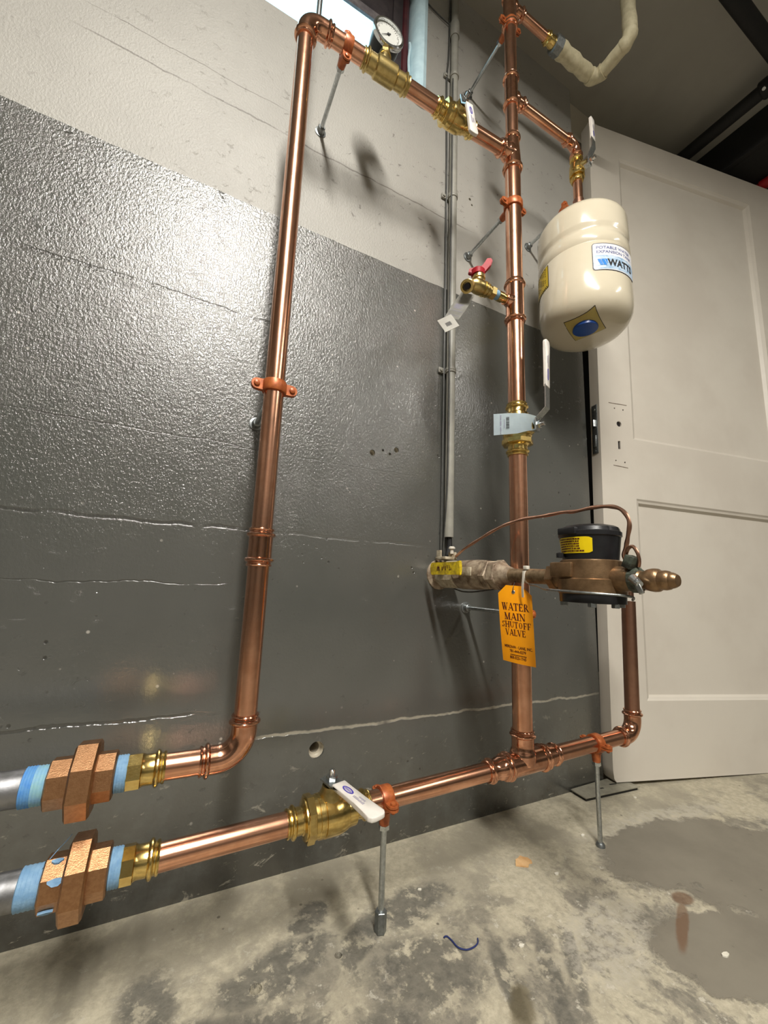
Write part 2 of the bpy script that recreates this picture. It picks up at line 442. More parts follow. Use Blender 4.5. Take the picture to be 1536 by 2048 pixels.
def box(bm, c, s, axes=None, bev=0.0):
    c = V(c)
    ax = axes or (V((1, 0, 0)), V((0, 1, 0)), V((0, 0, 1)))
    vs = []
    for i in (-1, 1):
        for j in (-1, 1):
            for k in (-1, 1):
                vs.append(bm.verts.new(c + V(ax[0]) * (i * s[0] / 2) + V(ax[1]) * (j * s[1] / 2) + V(ax[2]) * (k * s[2] / 2)))
    fs = [(0, 1, 3, 2), (4, 6, 7, 5), (0, 4, 5, 1), (2, 3, 7, 6), (0, 2, 6, 4), (1, 5, 7, 3)]
    faces = [bm.faces.new([vs[q] for q in f]) for f in fs]
    if bev:
        es = list({e for f in faces for e in f.edges})
        bmesh.ops.bevel(bm, geom=es, offset=bev, segments=2, affect='EDGES', profile=0.5)
    return bm


def prism(bm, pts, o, u, v, n, th):
    """polygon pts (2-D) in the plane o + u,v, thickness th along n"""
    o, u, v, n = V(o), V(u), V(v), V(n)
    a = [bm.verts.new(o + u * p[0] + v * p[1]) for p in pts]
    b = [bm.verts.new(o + u * p[0] + v * p[1] + n * th) for p in pts]
    bm.faces.new(a[::-1])
    bm.faces.new(b)
    for i in range(len(pts)):
        j = (i + 1) % len(pts)
        bm.faces.new((a[i], a[j], b[j], b[i]))
    return bm


def smooth_path(pts, sub=8):
    pts = [V(p) for p in pts]
    out = []
    P = [pts[0]] + pts + [pts[-1]]
    for i in range(1, len(P) - 2):
        p0, p1, p2, p3 = P[i - 1], P[i], P[i + 1], P[i + 2]
        for k in range(sub):
            s = k / sub
            out.append(0.5 * ((2 * p1) + (p2 - p0) * s + (2 * p0 - 5 * p1 + 4 * p2 - p3) * s * s + (3 * p1 - p0 - 3 * p2 + p3) * s ** 3))
    out.append(pts[-1])
    return out


def finish(name, bm, mat, origin=(0, 0, 0), sharp=35):
    bmesh.ops.recalc_face_normals(bm, faces=bm.faces)
    bmesh.ops.translate(bm, verts=bm.verts, vec=-V(origin))
    me = bpy.data.meshes.new(name)
    bm.to_mesh(me)
    bm.free()
    for p in me.polygons:
        p.use_smooth = True
    me.set_sharp_from_angle(angle=math.radians(sharp))
    mats = mat if isinstance(mat, (list, tuple)) else [mat]
    for m in mats:
        me.materials.append(m)
    o = bpy.data.objects.new(name, me)
    COL.objects.link(o)
    return o


def tag(o, label, cat, group=None, kind=None):
    o['label'] = label
    o['category'] = cat
    if group:
        o['group'] = group
    if kind:
        o['kind'] = kind
    return o


def thing(name, label, cat, loc, group=None):
    o = bpy.data.objects.new(name, None)
    o.empty_display_size = 0.02
    COL.objects.link(o)
    o.location = loc
    return tag(o, label, cat, group)


def wloc(o):
    p = V(o.location)
    while o.parent:
        o = o.parent
        p = p + V(o.location)
    return p


def part(par, name, bm, mat, label=None, sharp=35):
    """bm in world coordinates; becomes a child of par"""
    o = finish(name, bm, mat, wloc(par), sharp)
    o.parent = par
    if label:
        o['label'] = label
    return o


def single(name, label, cat, bm, mat, loc, group=None, sharp=35):
    o = finish(name, bm, mat, loc, sharp)
    o.location = loc
    return tag(o, label, cat, group)


def struct(name, bm, mat, par=None, sharp=35):
    o = finish(name, bm, mat, wloc(par) if par else (0, 0, 0), sharp)
    if par:
        o.parent = par
    else:
        o['kind'] = 'structure'
    return o


def text_bm(bm, s, o, u, v, h, width=None, align='CENTER', bold=0.0, n=None, lift=0.0, wrap=None):
    cu = bpy.data.curves.new('txt', 'FONT')
    cu.body = s
    cu.size = 1.0
    cu.align_x = align
    cu.offset = bold
    cu.resolution_u = 3
    ob = bpy.data.objects.new('txt', cu)
    COL.objects.link(ob)
    dg = bpy.context.evaluated_depsgraph_get()
    me = bpy.data.meshes.new_from_object(ob.evaluated_get(dg))
    bpy.data.objects.remove(ob)
    bpy.data.curves.remove(cu)
    xs = [q.co.x for q in me.vertices]
    ys = [q.co.y for q in me.vertices]
    sy = h / 0.72
    sx = sy
    if width:
        sx = width / (max(xs) - min(xs))
    o, u, v = V(o), V(u), V(v)
    vs = []
    for q in me.vertices:
        if wrap:
            vs.append(bm.verts.new(wrap(q.co.x * sx, q.co.y * sy)))
        else:
            vs.append(bm.verts.new(o + u * (q.co.x * sx) + v * (q.co.y * sy) + (V(n) * lift if n else V())))
    for p in me.polygons:
        try:
            bm.faces.new([vs[i] for i in p.vertices])
        except ValueError:
            pass
    bpy.data.meshes.remove(me)
    return bm


def quads(bm, polys, o, u, v, n, lift):
    o, u, v, n = V(o), V(u), V(v), V(n)
    for pl in polys:
        try:
            bm.faces.new([bm.verts.new(o + u * a + v * b + n * lift) for a, b in pl])
        except ValueError:
            pass
    return bm


# ---- press-fit profiles: distance from the open end, radius
def press(r, L=0.022):
    return [(0.0, r + 0.0002), (0.0, r + 0.0022), (0.0014, r + 0.0030), (0.0030, r + 0.0024), (0.0038, r + 0.0015), (0.0054, r + 0.0017), (0.0065, r + 0.0042), (0.0078, r + 0.0053),
            (0.0094, r + 0.0053), (0.0107, r + 0.0042), (0.0119, r + 0.0019), (L, r + 0.0017)]


def straight_fit(bm, o, d, L, r0, r1=None, seg=28):
    r1 = r1 if r1 is not None else r0
    a = press(r0)
    b = [(L - tt, rr) for tt, rr in press(r1)][::-1]
    return lathe(bm, o, d, a + b, seg)


def elbow_bm(corner, d1, d2, r, leg=0.045, bend=0.024, seg=28):
    corner, d1, d2 = V(corner), V(d1).normalized(), V(d2).normalized()
    pts, rad = [], []
    pr = press(r)
    s = leg / 0.045
    for tt, rr in pr:
        if leg - tt < bend:
            break
        pts.append(corner + d1 * (leg - tt))
        rad.append(rr)
    rb = r + 0.0018
    c = corner + (d1 + d2) * bend
    for k in range(0, 13):
        a = k / 12 * math.pi / 2
        pts.append(c - d2 * bend * math.cos(a) - d1 * bend * math.sin(a))
        rad.append(rb)
    tail = []
    for tt, rr in pr:
        if leg - tt < bend:
            break
        tail.append((corner + d2 * (leg - tt), rr))
    for p, rr in tail[::-1]:
        pts.append(p)
        rad.append(rr)
    # remove coincident points
    P, Rr = [pts[0]], [rad[0]]
    for p, q in zip(pts[1:], rad[1:]):
        if (p - P[-1]).length < 1e-6:
            p = p + (p - P[-2] if len(P) > 1 else V()).normalized() * 1e-5 if len(P) > 1 else p + (pts[3] - pts[0]).normalized() * 1e-5
        P.append(p)
        Rr.append(q)
    bm = B()
    dirs = []
    sweep_dir(bm, P, Rr, d1, d2, c, bend, seg)
    return bm


def sweep_dir(bm, pts, rad, d1, d2, c, bend, seg):
    """elbow sweep: the section plane always holds the normal of the bend"""
    nrm = d1.cross(d2).normalized()
    rings = []
    for p, r in zip(pts, rad):
        rel = p - c
        a1 = rel.dot(d1)
        a2 = rel.dot(d2)
        if a1 > 1e-7:
            side = d2
        elif a2 > 1e-7:
            side = d1
        else:
            side = (-rel).normalized()
        rings.append([bm.verts.new(p + (side * math.cos(2 * math.pi * k / seg) + nrm * math.sin(2 * math.pi * k / seg)) * r) for k in range(seg)])
    for a, b in zip(rings[:-1], rings[1:]):
        for k in range(seg):
            bm.faces.new((a[k], a[(k + 1) % seg], b[(k + 1) % seg], b[k]))
    bm.faces.new(rings[0][::-1])
    bm.faces.new(rings[-1])


def tee_bm(o, d, L, r0, r1, c, db, rb, Lb, seg=28):
    """run from o along d of length L; branch at c along db"""
    bm = B()
    straight_fit(bm, o, d, L, r0, r1, seg)
    R = max(r0, r1) + 0.001
    c, db = V(c), V(db).normalized()
    pr = [(Lb - tt, rr) for tt, rr in press(rb, min(0.022, Lb - R - 0.002))][::-1]
    base = [(0.0, rb + 0.004), (R * 0.75, rb + 0.0055), (R + 0.0015, rb + 0.0035), (R + 0.004, rb + 0.0018)]
    lathe(bm, c, db, base + [q for q in pr if q[0] > R + 0.004], seg)
    return bm


def hexnut(bm, o, d, L, rc, rot=0.0, bev=0.0015, seg=6, chamf=True):
    """hex of across-corner radius rc with chamfered rims"""
    b2 = min(bev, L * 0.2)
    prof = [(0, rc - b2), (b2 * 0.7, rc), (L - b2 * 0.7, rc), (L, rc - b2)]
    return lathe(bm, o, d, prof, seg, rot)


YP = -0.164
X = V((1, 0, 0))
Y = V((0, 1, 0))
Z = V((0, 0, 1))

# ------------------------------------------------------------------ the room
def cut(o, bm):
    """carve holes (real recesses) out of a mesh"""
    me = bpy.data.meshes.new('cutter')
    bmesh.ops.recalc_face_normals(bm, faces=bm.faces)
    bm.to_mesh(me)
    bm.free()
    c = bpy.data.objects.new('cutter', me)
    COL.objects.link(c)
    c.location = o.location
    md = o.modifiers.new('cut', 'BOOLEAN')
    md.operation = 'DIFFERENCE'
    md.object = c
    md.solver = 'EXACT'
    if o.parent:
        c.parent = o.parent
    bpy.context.view_layer.update()
    dg = bpy.context.evaluated_depsgraph_get()
    nm = bpy.data.meshes.new_from_object(o.evaluated_get(dg))
    old = o.data
    o.modifiers.remove(md)
    o.data = nm
    bpy.data.meshes.remove(old)
    bpy.data.objects.remove(c)
    for p in nm.polygons:
        p.use_smooth = True
    nm.set_sharp_from_angle(angle=math.radians(35))
    nm.name = o.name


ZC = 2.2
bm = B()
box(bm, (0.5, -1.3, -0.05), (5.6, 4.6, 0.1))
floor = struct('floor', bm, M['floor'])
bm = B()
lathe(bm, (0.238, -0.174, -0.02), (0, 0, 1), [(0, 0.0045), (0.03, 0.0052)], 12)
lathe(bm, (0.134, -0.175, -0.015), (0, 0, 1), [(0, 0.005), (0.008, 0.0065), (0.03, 0.009)], 12)
cut(floor, bm)
bm = B()
box(bm, (0.5, -1.3, ZC + 0.05), (5.6, 4.6, 0.1))
struct('ceiling', bm, M['ceiling'])
bm = B()
box(bm, (-0.541, 0.125, ZC / 2), (3.118, 0.25, ZC))
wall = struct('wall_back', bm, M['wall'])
bm = B()
box(bm, (-0.1335, 0.02, 2.0135), (1.133, 0.20, 0.573), bev=0.0)          # window recess
lathe(bm, (0.2495, 0.05, 0.1809), (0, -1, 0), [(0, 0.0085), (0.036, 0.009), (0.0362, 0.0125), (0.06, 0.0155)], 18)
lathe(bm, (0.2475, 0.12, 0.186), (0, -1, 0), [(0, 0.0055), (0.09, 0.0055)], 14)
for hx, hz, r in ((0.3307, 0.7476, 0.0065), (0.3877, 0.7639, 0.0060), (0.372, 0.752, 0.003), (0.585, 1.515, 0.004), (0.592, 1.500, 0.003), (0.355, 0.757, 0.0025)):
    lathe(bm, (hx, 0.03, hz), (0, -1, 0), [(0, r * 0.8), (0.03, r), (0.05, r * 2.2)], 12)
cut(wall, bm)
bm = B()
box(bm, (2.2, 0.10, 2.13), (2.36, 0.15, 0.15))
struct('wall_header', bm, M['wall'])
bm = B()
box(bm, (-2.15, -1.3, ZC / 2), (0.1, 4.6, ZC))
struct('wall_left', bm, M['room_paint'])
bm = B()
box(bm, (3.15, -1.3, ZC / 2), (0.1, 4.6, ZC))
struct('wall_right', bm, M['room_paint'])
bm = B()
box(bm, (0.5, -3.55, ZC / 2), (5.4, 0.1, ZC))
struct('wall_front', bm, M['room_paint'])
bm = B()
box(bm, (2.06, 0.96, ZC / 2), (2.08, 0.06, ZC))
struct('wall_beyond', bm, M['dark_room'])

# window: frosted lower pane, grey sash above, dark and maroon frame, plaster jamb
win = bpy.data.objects.new('window_1', None)
COL.objects.link(win)
win.location = (0.0, 0.03, 1.72)
win['kind'] = 'structure'
bm = B()
box(bm, (-0.20, 0.013, 1.816), (0.992, 0.006, 0.186))
part(win, 'pane', bm, M['pane'])
bm = B()
prism(bm, [(-0.70, 1.899), (0.30, 1.899), (0.30, 1.925), (-0.70, 1.925)], (0, 0.004, 0), X, Z, Y, 0.04)
part(win, 'sash_rail', bm, M['sash'])
bm = B()
box(bm, (-0.19, 0.038, 2.06), (1.02, 0.05, 0.28))
part(win, 'upper_board', bm, M['dark_frame'])
bm = B()
box(bm, (0.3375, 0.045, 1.99), (0.085, 0.05, 0.53))
part(win, 'frame_post', bm, M['dark_frame'])
bm = B()
sweep(bm, [(0.378, 0.024, 1.728), (0.379, 0.024, 1.80), (0.378, 0.024, 1.93), (0.378, 0.024, 2.2)], 0.011, 10)
part(win, 'maroon_bead', bm, M['maroon'])
bm = B()
box(bm, (0.352, 0.03, 1.975), (0.03, 0.03, 0.50), bev=0.004)
part(win, 'frame_stop', bm, M['dark_frame'])
bm = B()
prism(bm, [(0.4335, 0.0), (0.4335, 0.10), (0.394, 0.10), (0.391, 0.020), (0.396, -0.002), (0.405, -0.012), (0.418, -0.016), (0.430, -0.010)], (0, 0, 1.715), X, Y, Z, 0.49)
jam = part(win, 'jamb', bm, M['jamb'])
bm = B()
sweep(bm, smooth_path([(0.387, 0.012, 1.728), (0.3885, 0.010, 1.80), (0.387, 0.012, 1.86), (0.389, 0.010, 1.90), (0.387, 0.010, 1.915)], 5), 0.0035, 8)
part(win, 'caulk_bead', bm, M['jamb'])

# ------------------------------------------------------------------ the old panelled door
DU, DN, DV = V((0.9747, -0.2227, -0.0205)), V((-0.2227, -0.9749, 0.0)), V((0.0199, -0.0046, 0.9998))
DP = V((1.016, -0.0282, 0.012))
TH = 0.036
door = bpy.data.objects.new('door_1', None)
COL.objects.link(door)
door.location = DP
door['kind'] = 'structure'


def dp(s, h, d=0.0):
    return DP + DU * s + DV * h + DN * d


def dpanel(name, s0, s1, h0, h1, dep0=0.0, th=TH, mat='door_white', poly=None):
    bm = B()
    pts = poly or [(s0, h0), (s1, h0), (s1, h1), (s0, h1)]
    prism(bm, pts, DP + DN * dep0, DU, DV, -DN, th)
    return part(door, name, bm, M[mat])


st = dpanel('stile', 0, 0, 0, 0, poly=[(0.010, 0.0), (0.115, 0.0), (0.115, 2.03), (0.0, 2.03), (0.0, 0.030), (0.003, 0.008)])
bm = B()
for s, h, r in ((0.0667, 0.9553, 0.0085), (0.0533, 1.0026, 0.0022), (0.0835, 1.0021, 0.0025), (0.0503, 0.8409, 0.0022), (0.0814, 0.8391, 0.0025)):
    lathe(bm, dp(s, h, 0.01) - DP, -DN, [(0, r), (0.04 if r > 0.005 else 0.022, r)], 14)
box(bm, dp(0.0645, 0.8899) - DP, (0.0085, 0.025, 0.06), (DU, DV, DN))
cut(st, bm)
for s, h, r in ((0.0667, 0.9553, 0.0084), (0.0533, 1.0026, 0.0021), (0.0835, 1.0021, 0.0024), (0.0503, 0.8409, 0.0021), (0.0814, 0.8391, 0.0024)):
    part(door, 'bore_shade_plug', lathe(B(), dp(s, h, -0.002 if r < 0.005 else -0.004), -DN, [(0, r * 0.99), (0.010, r * 0.99)], 14), M['hole_shade'])  # dark plugs paint the shade inside the lock holes
part(door, 'keyhole_shade_plug', box(B(), dp(0.0645, 0.8899, -0.008), (0.0084, 0.0248, 0.008), (DU, DV, DN)), M['hole_shade'])
dpanel('stile', 0.70, 0.81, 0.0, 2.03)
dpanel('rail', 0.115, 0.70, 1.925, 2.03)
dpanel('rail', 0.115, 0.70, 0.735, 0.915)
dpanel('rail', 0.115, 0.70, 0.0, 0.19)
for h0, h1 in ((0.19, 0.735), (0.915, 1.925)):
    dpanel('panel', 0.115, 0.70, h0, h1, -0.013, 0.012)
    bm = B()
    # stepped moulding ring: outer edge flush with the stiles, inner edge on the panel
    rings = []
    for ins_t, ins_s, ins_b, d in ((0.0, 0.0, 0.0, 0.0), (0.005, 0.006, 0.004, -0.0035), (0.011, 0.011, 0.007, -0.0050), (0.018, 0.018, 0.012, -0.0132)):
        rings.append([bm.verts.new(dp(*q)) for q in ((0.115 + ins_s, h0 + ins_b, d), (0.70 - ins_s, h0 + ins_b, d), (0.70 - ins_s, h1 - ins_t, d), (0.115 + ins_s, h1 - ins_t, d))])
    for a, b in zip(rings[:-1], rings[1:]):
        for k in range(4):
            bm.faces.new((a[k], a[(k + 1) % 4], b[(k + 1) % 4], b[k]))
    part(door, 'moulding', bm, M['door_white'], sharp=15)
# mortise lock plate let into the latch edge
EN = -DU
EC = dp(0, 0.935, -TH / 2)
lk = part(door, 'lock_plate', box(B(), EC + EN * 0.0012, (0.020, 0.15, 0.003), (DN, DV, EN), 0.0005), M['steel_dull'])
part(lk, 'latch_bolt', prism(B(), [(-0.007, 0.0), (0.007, 0.0), (0.006, 0.011), (-0.007, 0.002)], EC + DV * 0.006 - EN * 0.001 + EN * 0.002, DN, EN, DV, 0.020), M['steel'])
part(lk, 'dead_bolt', box(B(), EC - DV * 0.038 + EN * 0.003, (0.011, 0.036, 0.004), (DN, DV, EN), 0.0006), M['steel'])
part(lk, 'screw', lathe(B(), EC + DV * 0.060 + EN * 0.002, EN, [(0, 0.0045), (0.0015, 0.004)], 12), M['steel'])
part(lk, 'screw', lathe(B(), EC - DV * 0.067 + EN * 0.002, EN, [(0, 0.0035), (0.0012, 0.003)], 12), M['steel_dull'])
# the ghost of a removed escutcheon: two scored lines
for s0, h0, s1, h1 in ((0.0329, 1.0172, 0.0969, 1.0188), (0.041, 0.8262, 0.091, 0.8237)):
    part(door, 'score_mark', box(B(), (dp(s0, h0) + dp(s1, h1)) / 2, ((dp(s1, h1) - dp(s0, h0)).length, 0.0022, 0.0012), ((dp(s1, h1) - dp(s0, h0)).normalized(), DV, DN)), simple('scored_paint', srgb(150, 138, 124), srgb(110, 98, 86), 90, 0.7))

# ------------------------------------------------------------------ ceiling services at the right
single('black_pipe', 'black iron pipe running under the ceiling beyond the cream lagged pipe', 'pipe',
       lathe(B(), (0.2, -0.392, 2.11), X, [(0, 0.021), (2.85, 0.021)], 20), M['black_paint'], (0.2, -0.392, 2.11))
bm = B()
lathe(bm, (1.535, -0.36, 2.13), Y, [(0, 0.022), (0.42, 0.022)], 18)
single('black_pipe', 'thin black pipe crossing the ceiling just above the open door', 'pipe', bm, M['black_paint'], (1.535, -0.36, 2.13))
d_ = thing('black_duct', 'black duct hung in the dark ceiling corner above the door', 'duct', (2.05, 0.06, 2.07))
part(d_, 'casing', box(B(), (2.12, 0.06, 2.135), (0.90, 0.70, 0.12), None, 0.004), M['black_paint'])
part(d_, 'flange', box(B(), (1.675, 0.06, 2.135), (0.025, 0.73, 0.128), None, 0.002), M['black_paint'])
d_ = thing('pipe_coupling', 'pale coupling where the thin black ceiling pipe ends', 'coupling', (1.55, -0.33, 2.12))
part(d_, 'sleeve', lathe(B(), (1.535, -0.352, 2.13), Y, [(0, 0.026), (0.004, 0.029), (0.026, 0.029), (0.03, 0.026)], 18), M['black_paint'])
part(d_, 'bolt', lathe(B(), (1.512, -0.338, 2.112), (-0.6, 0, -0.8), [(0, 0.006), (0.012, 0.005)], 8), M['steel'])
single('red_pipe', 'red painted pipe stub glimpsed above the top right of the door', 'pipe',
       lathe(B(), (1.838, -0.232, 2.052), (0, 1, 0), [(0, 0.014), (0.004, 0.019), (0.03, 0.019), (0.034, 0.015), (0.30, 0.015)], 16), M['red_paint'], (1.838, -0.232, 2.052))

# ------------------------------------------------------------------ pipework
def pipe(label, a, b, r, mat='copper', name='copper_pipe', group=None, seg=28):
    a, b = V(a), V(b)
    return single(name, label, 'pipe', lathe(B(), a, b - a, [(0, r), ((b - a).length, r)], seg), M[mat], a, group)


R1, R34, R114 = 0.0143, 0.0111, 0.0175
ZU = 0.2545          # upper stub
ZL0 = 0.1595         # lower left part


def zl(x):
    return 0.1585 + 0.0295 * x


def lp(x):
    return V((x, YP, zl(x)))


LD = (lp(1.0) - lp(0.0)).normalized()
LT = V((-0.295, YP, zl(-0.295)))


# --- the two unions at the left
def union(which, x, zz, marks=False):
    nm = {'u': 'upper', 'l': 'lower'}[which]
    ux = x
    t_ = thing('pipe_union', 'bronze hexagon union on the %s steel pipe%s' % (nm, ', smeared with blue paste' if marks else ', clean, beside bright blue tape'), 'union', (x[0], YP, zz - 0.035), 'bronze unions')
    part(t_, 'collar', hexnut(B(), (x[0], YP, zz), X, x[1] - x[0] + 0.003, 0.0248, 0.218, 0.0022, 8), M['bronze_cast'])
    part(t_, 'nut', hexnut(B(), (x[1], YP, zz), X, x[2] - x[1], 0.0385, 0.218, 0.003, 8), M['bronze_cast'])
    part(t_, 'tailpiece', hexnut(B(), (x[2] - 0.003, YP, zz), X, x[3] - x[2] + 0.003, 0.0252, 0.218, 0.0022, 8), M['bronze_cast'])
    if marks:
        for px_, a_, s_ in ((x[0] + 0.014, 1.1, 0.007), (x[0] + 0.009, 2.3, 0.006), (x[0] + 0.011, 0.35, 0.005)):
            c_ = V((px_, YP, zz)) + (Z * math.cos(a_) - Y * math.sin(a_)) * 0.0232
            nn = (Z * math.cos(a_) - Y * math.sin(a_))
            bm = prism(B(), [(math.cos(k) * s_ * (1 + 0.3 * math.sin(3 * k)), math.sin(k) * s_ * 0.5) for k in [i * 0.63 for i in range(10)]], c_, X, nn.cross(X), nn, 0.0022)
            part(t_, 'paste_smear', bm, M['tape'])
    return t_


def wrapring(bm, x0, x1, zz, r, ridges=5):
    prof = []
    n = ridges * 4
    for k in range(n + 1):
        s = k / n
        prof.append(((x1 - x0) * s, r + 0.0003 * math.sin(s * ridges * 6.283) - 0.001 * (1 if k in (0, n) else 0)))
    return lathe(bm, (x0, YP, zz), X, prof, 26)


sp_ = thing('steel_pipe', 'upper grey steel pipe entering from the left with taped thread', 'pipe', (-0.118, YP, ZU), 'steel pipes at the left')
part(sp_, 'tube', lathe(B(), (-0.62, YP, ZU), X, [(0, 0.0176), (0.499, 0.0176), (0.502, 0.0166), (0.522, 0.0164)], 28), M['iron_pipe'])
part(sp_, 'thread_tape', wrapring(B(), -0.1215, -0.1115, ZU, 0.0188, 4), M['tape_blue'], 'bright blue thread tape')
part(sp_, 'thread_tape', wrapring(B(), -0.1125, -0.1005, ZU, 0.0185, 4), M['tape_pale'], 'pale blue thread tape')
union('u', (-0.1010, -0.0805, -0.0580, -0.0405), ZU)
sp_ = thing('steel_pipe', 'lower grey steel pipe entering from the left with wide taped thread', 'pipe', (-0.110, YP, ZL0), 'steel pipes at the left')
part(sp_, 'tube', lathe(B(), (-0.62, YP, ZL0), X, [(0, 0.0172), (0.508, 0.0172), (0.511, 0.0162), (0.529, 0.0160)], 28), M['iron_pipe'])
part(sp_, 'thread_tape', wrapring(B(), -0.1105, -0.0912, ZL0, 0.0184, 5), M['tape'], 'light blue thread tape')
bm = B()
sweep(bm, smooth_path([(-0.093, YP - 0.006, ZL0 + 0.0175), (-0.088, YP - 0.004, ZL0 + 0.024), (-0.083, YP + 0.004, ZL0 + 0.028), (-0.078, YP + 0.002, ZL0 + 0.034), (-0.073, YP + 0.004, ZL0 + 0.040)], 4), 0.0004, 5)
part(sp_, 'tape_thread', bm, M['tape'])
union('l', (-0.0915, -0.0718, -0.0510, -0.0335), ZL0, True)


def adapter(label, x0, xh, xe, zz, ring):
    a_ = thing('press_adapter', label, 'fitting', (x0, YP, zz), 'brass press adapters')
    part(a_, 'thread_tape', wrapring(B(), x0, x0 + 0.0112, zz, 0.0185, 4), M['tape'], 'pale blue thread tape')
    part(a_, 'hexagon', hexnut(B(), (x0 + 0.0105, YP, zz), X, xh - x0 - 0.0105, 0.0188, 0.10, 0.0012, 8), M['brass'])
    e = xe - xh
    pr = [(e - tt, rr) for tt, rr in press(R1, e - 0.003)][::-1]
    part(a_, 'socket', lathe(B(), (xh, YP, zz), X, [(0, R1 + 0.003)] + pr, 30), M['brass'])
    return a_


adapter('brass press adapter on the upper bronze union, taped blue', -0.0405, -0.0150, 0.0090, ZU, 0)
adapter('brass press adapter on the lower bronze union, taped blue', -0.0335, -0.0100, 0.0142, ZL0, 0)
pipe('short copper stub between upper brass adapter and left elbow', (0.006, YP, ZU), (0.050, YP, ZU), R1)
LB, LTOP = V((0.0948, YP, ZU)), V((0.0880, YP, 1.4640))
LDIR = (LTOP - LB).normalized()
single('copper_elbow', 'copper press elbow at the foot of the left riser', 'elbow', elbow_bm(LB, -X, LDIR, R1, 0.050, 0.030), M['copper_fit'], LB, 'copper press elbows')


def lpt(zz):
    return LB + LDIR * ((zz - LB.z) / LDIR.z)


pipe('lower length of the left copper riser below its coupling', lpt(0.285), lpt(0.512), R1)
o_ = lpt(0.494)
single('copper_coupling', 'copper press coupling halfway up the left riser', 'coupling', straight_fit(B(), o_, LDIR, 0.052, R1), M['copper_fit'], o_)
pipe('long upper length of the left copper riser with pipe strap', lpt(0.53), lpt(1.435), R1)
ZT = 1.4655
TC = V((LTOP.x, YP, ZT))
single('copper_elbow', 'copper press elbow at the top of the left riser', 'elbow', elbow_bm(TC, -LDIR, X, R1, 0.048, 0.028), M['copper_fit'], TC, 'copper press elbows')
pipe('short copper length between top left elbow and gauge tee', (0.130, YP, ZT), (0.205, YP, ZT), R1)

# --- gauge tee and gauge
gt = thing('gauge_tee', 'long brass press tee under the pressure gauge', 'tee', (0.198, YP, ZT - 0.02))
bm = B()
straight_fit(bm, (0.196, YP, ZT), X, 0.100, R1, None, 30)
lathe(bm, (0.222, YP, ZT), X, [(0, R1 + 0.002), (0.003, R1 + 0.0052), (0.043, R1 + 0.0052), (0.046, R1 + 0.002)], 30)
part(gt, 'body', bm, M['brass_body'])
bm = B()
lathe(bm, (0.2425, YP, ZT), Z, [(0, 0.0135), (0.019, 0.0130), (0.022, 0.0118), (0.032, 0.0116), (0.0325, 0.0128), (0.036, 0.0128)], 24)
part(gt, 'outlet', bm, M['brass_body'])
g = thing('pressure_gauge', 'round pressure gauge with chrome rim on the top brass tee', 'gauge', (0.2425, YP, ZT + 0.028))
part(g, 'stem', hexnut(B(), (0.2425, YP, ZT + 0.0355), Z, 0.014, 0.0110, 0.2, 0.001), M['brass_body'])
GC = V((0.2440, YP + 0.006, ZT + 0.0810))
GD = V((0.0, -1.0, 0.0)).normalized()
GU, GV = X, Z
part(g, 'can', lathe(B(), GC - GD * 0.026, GD, [(0, 0.020), (0.004, 0.027), (0.020, 0.0295), (0.037, 0.0300)], 40), M['gauge_can'])
part(g, 'rim', lathe(B(), GC + GD * 0.010, GD, [(0, 0.0302), (0.001, 0.0324), (0.005, 0.0332), (0.009, 0.0326), (0.0105, 0.0305), (0.0100, 0.0280), (0.004, 0.0276)], 40), M['chrome'])
part(g, 'dial', lathe(B(), GC + GD * 0.0142, GD, [(0, 0.0278), (0.0006, 0.0278)], 40), M['dial'])
bm = B()
for k in range(28):
    a_ = math.radians(225 - k * 10)
    l_ = 0.0042 if k % 3 == 0 else 0.0024
    c_ = GC + GD * 0.0151 + (GU * math.cos(a_) + GV * math.sin(a_)) * (0.0242 - l_ / 2)
    rr_ = GU * math.cos(a_) + GV * math.sin(a_)
    box(bm, c_, (l_, 0.0005, 0.0002), (rr_, GD.cross(rr_), GD))
part(g, 'scale', bm, M['ink'])
nd = (GU * -0.80 + GV * -0.60)
bm = B()
prism(bm, [(-0.006, 0.0011), (-0.006, -0.0011), (0.019, -0.0002), (0.019, 0.0002)], GC + GD * 0.0158, nd, GD.cross(nd), GD, 0.0004)
lathe(bm, GC + GD * 0.0150, GD, [(0, 0.003), (0.0016, 0.0026)], 14)
part(g, 'needle', bm, M['ink'])

pipe('copper length between gauge tee and top ball valve', (0.290, YP, ZT), (0.368, YP, ZT), R1)


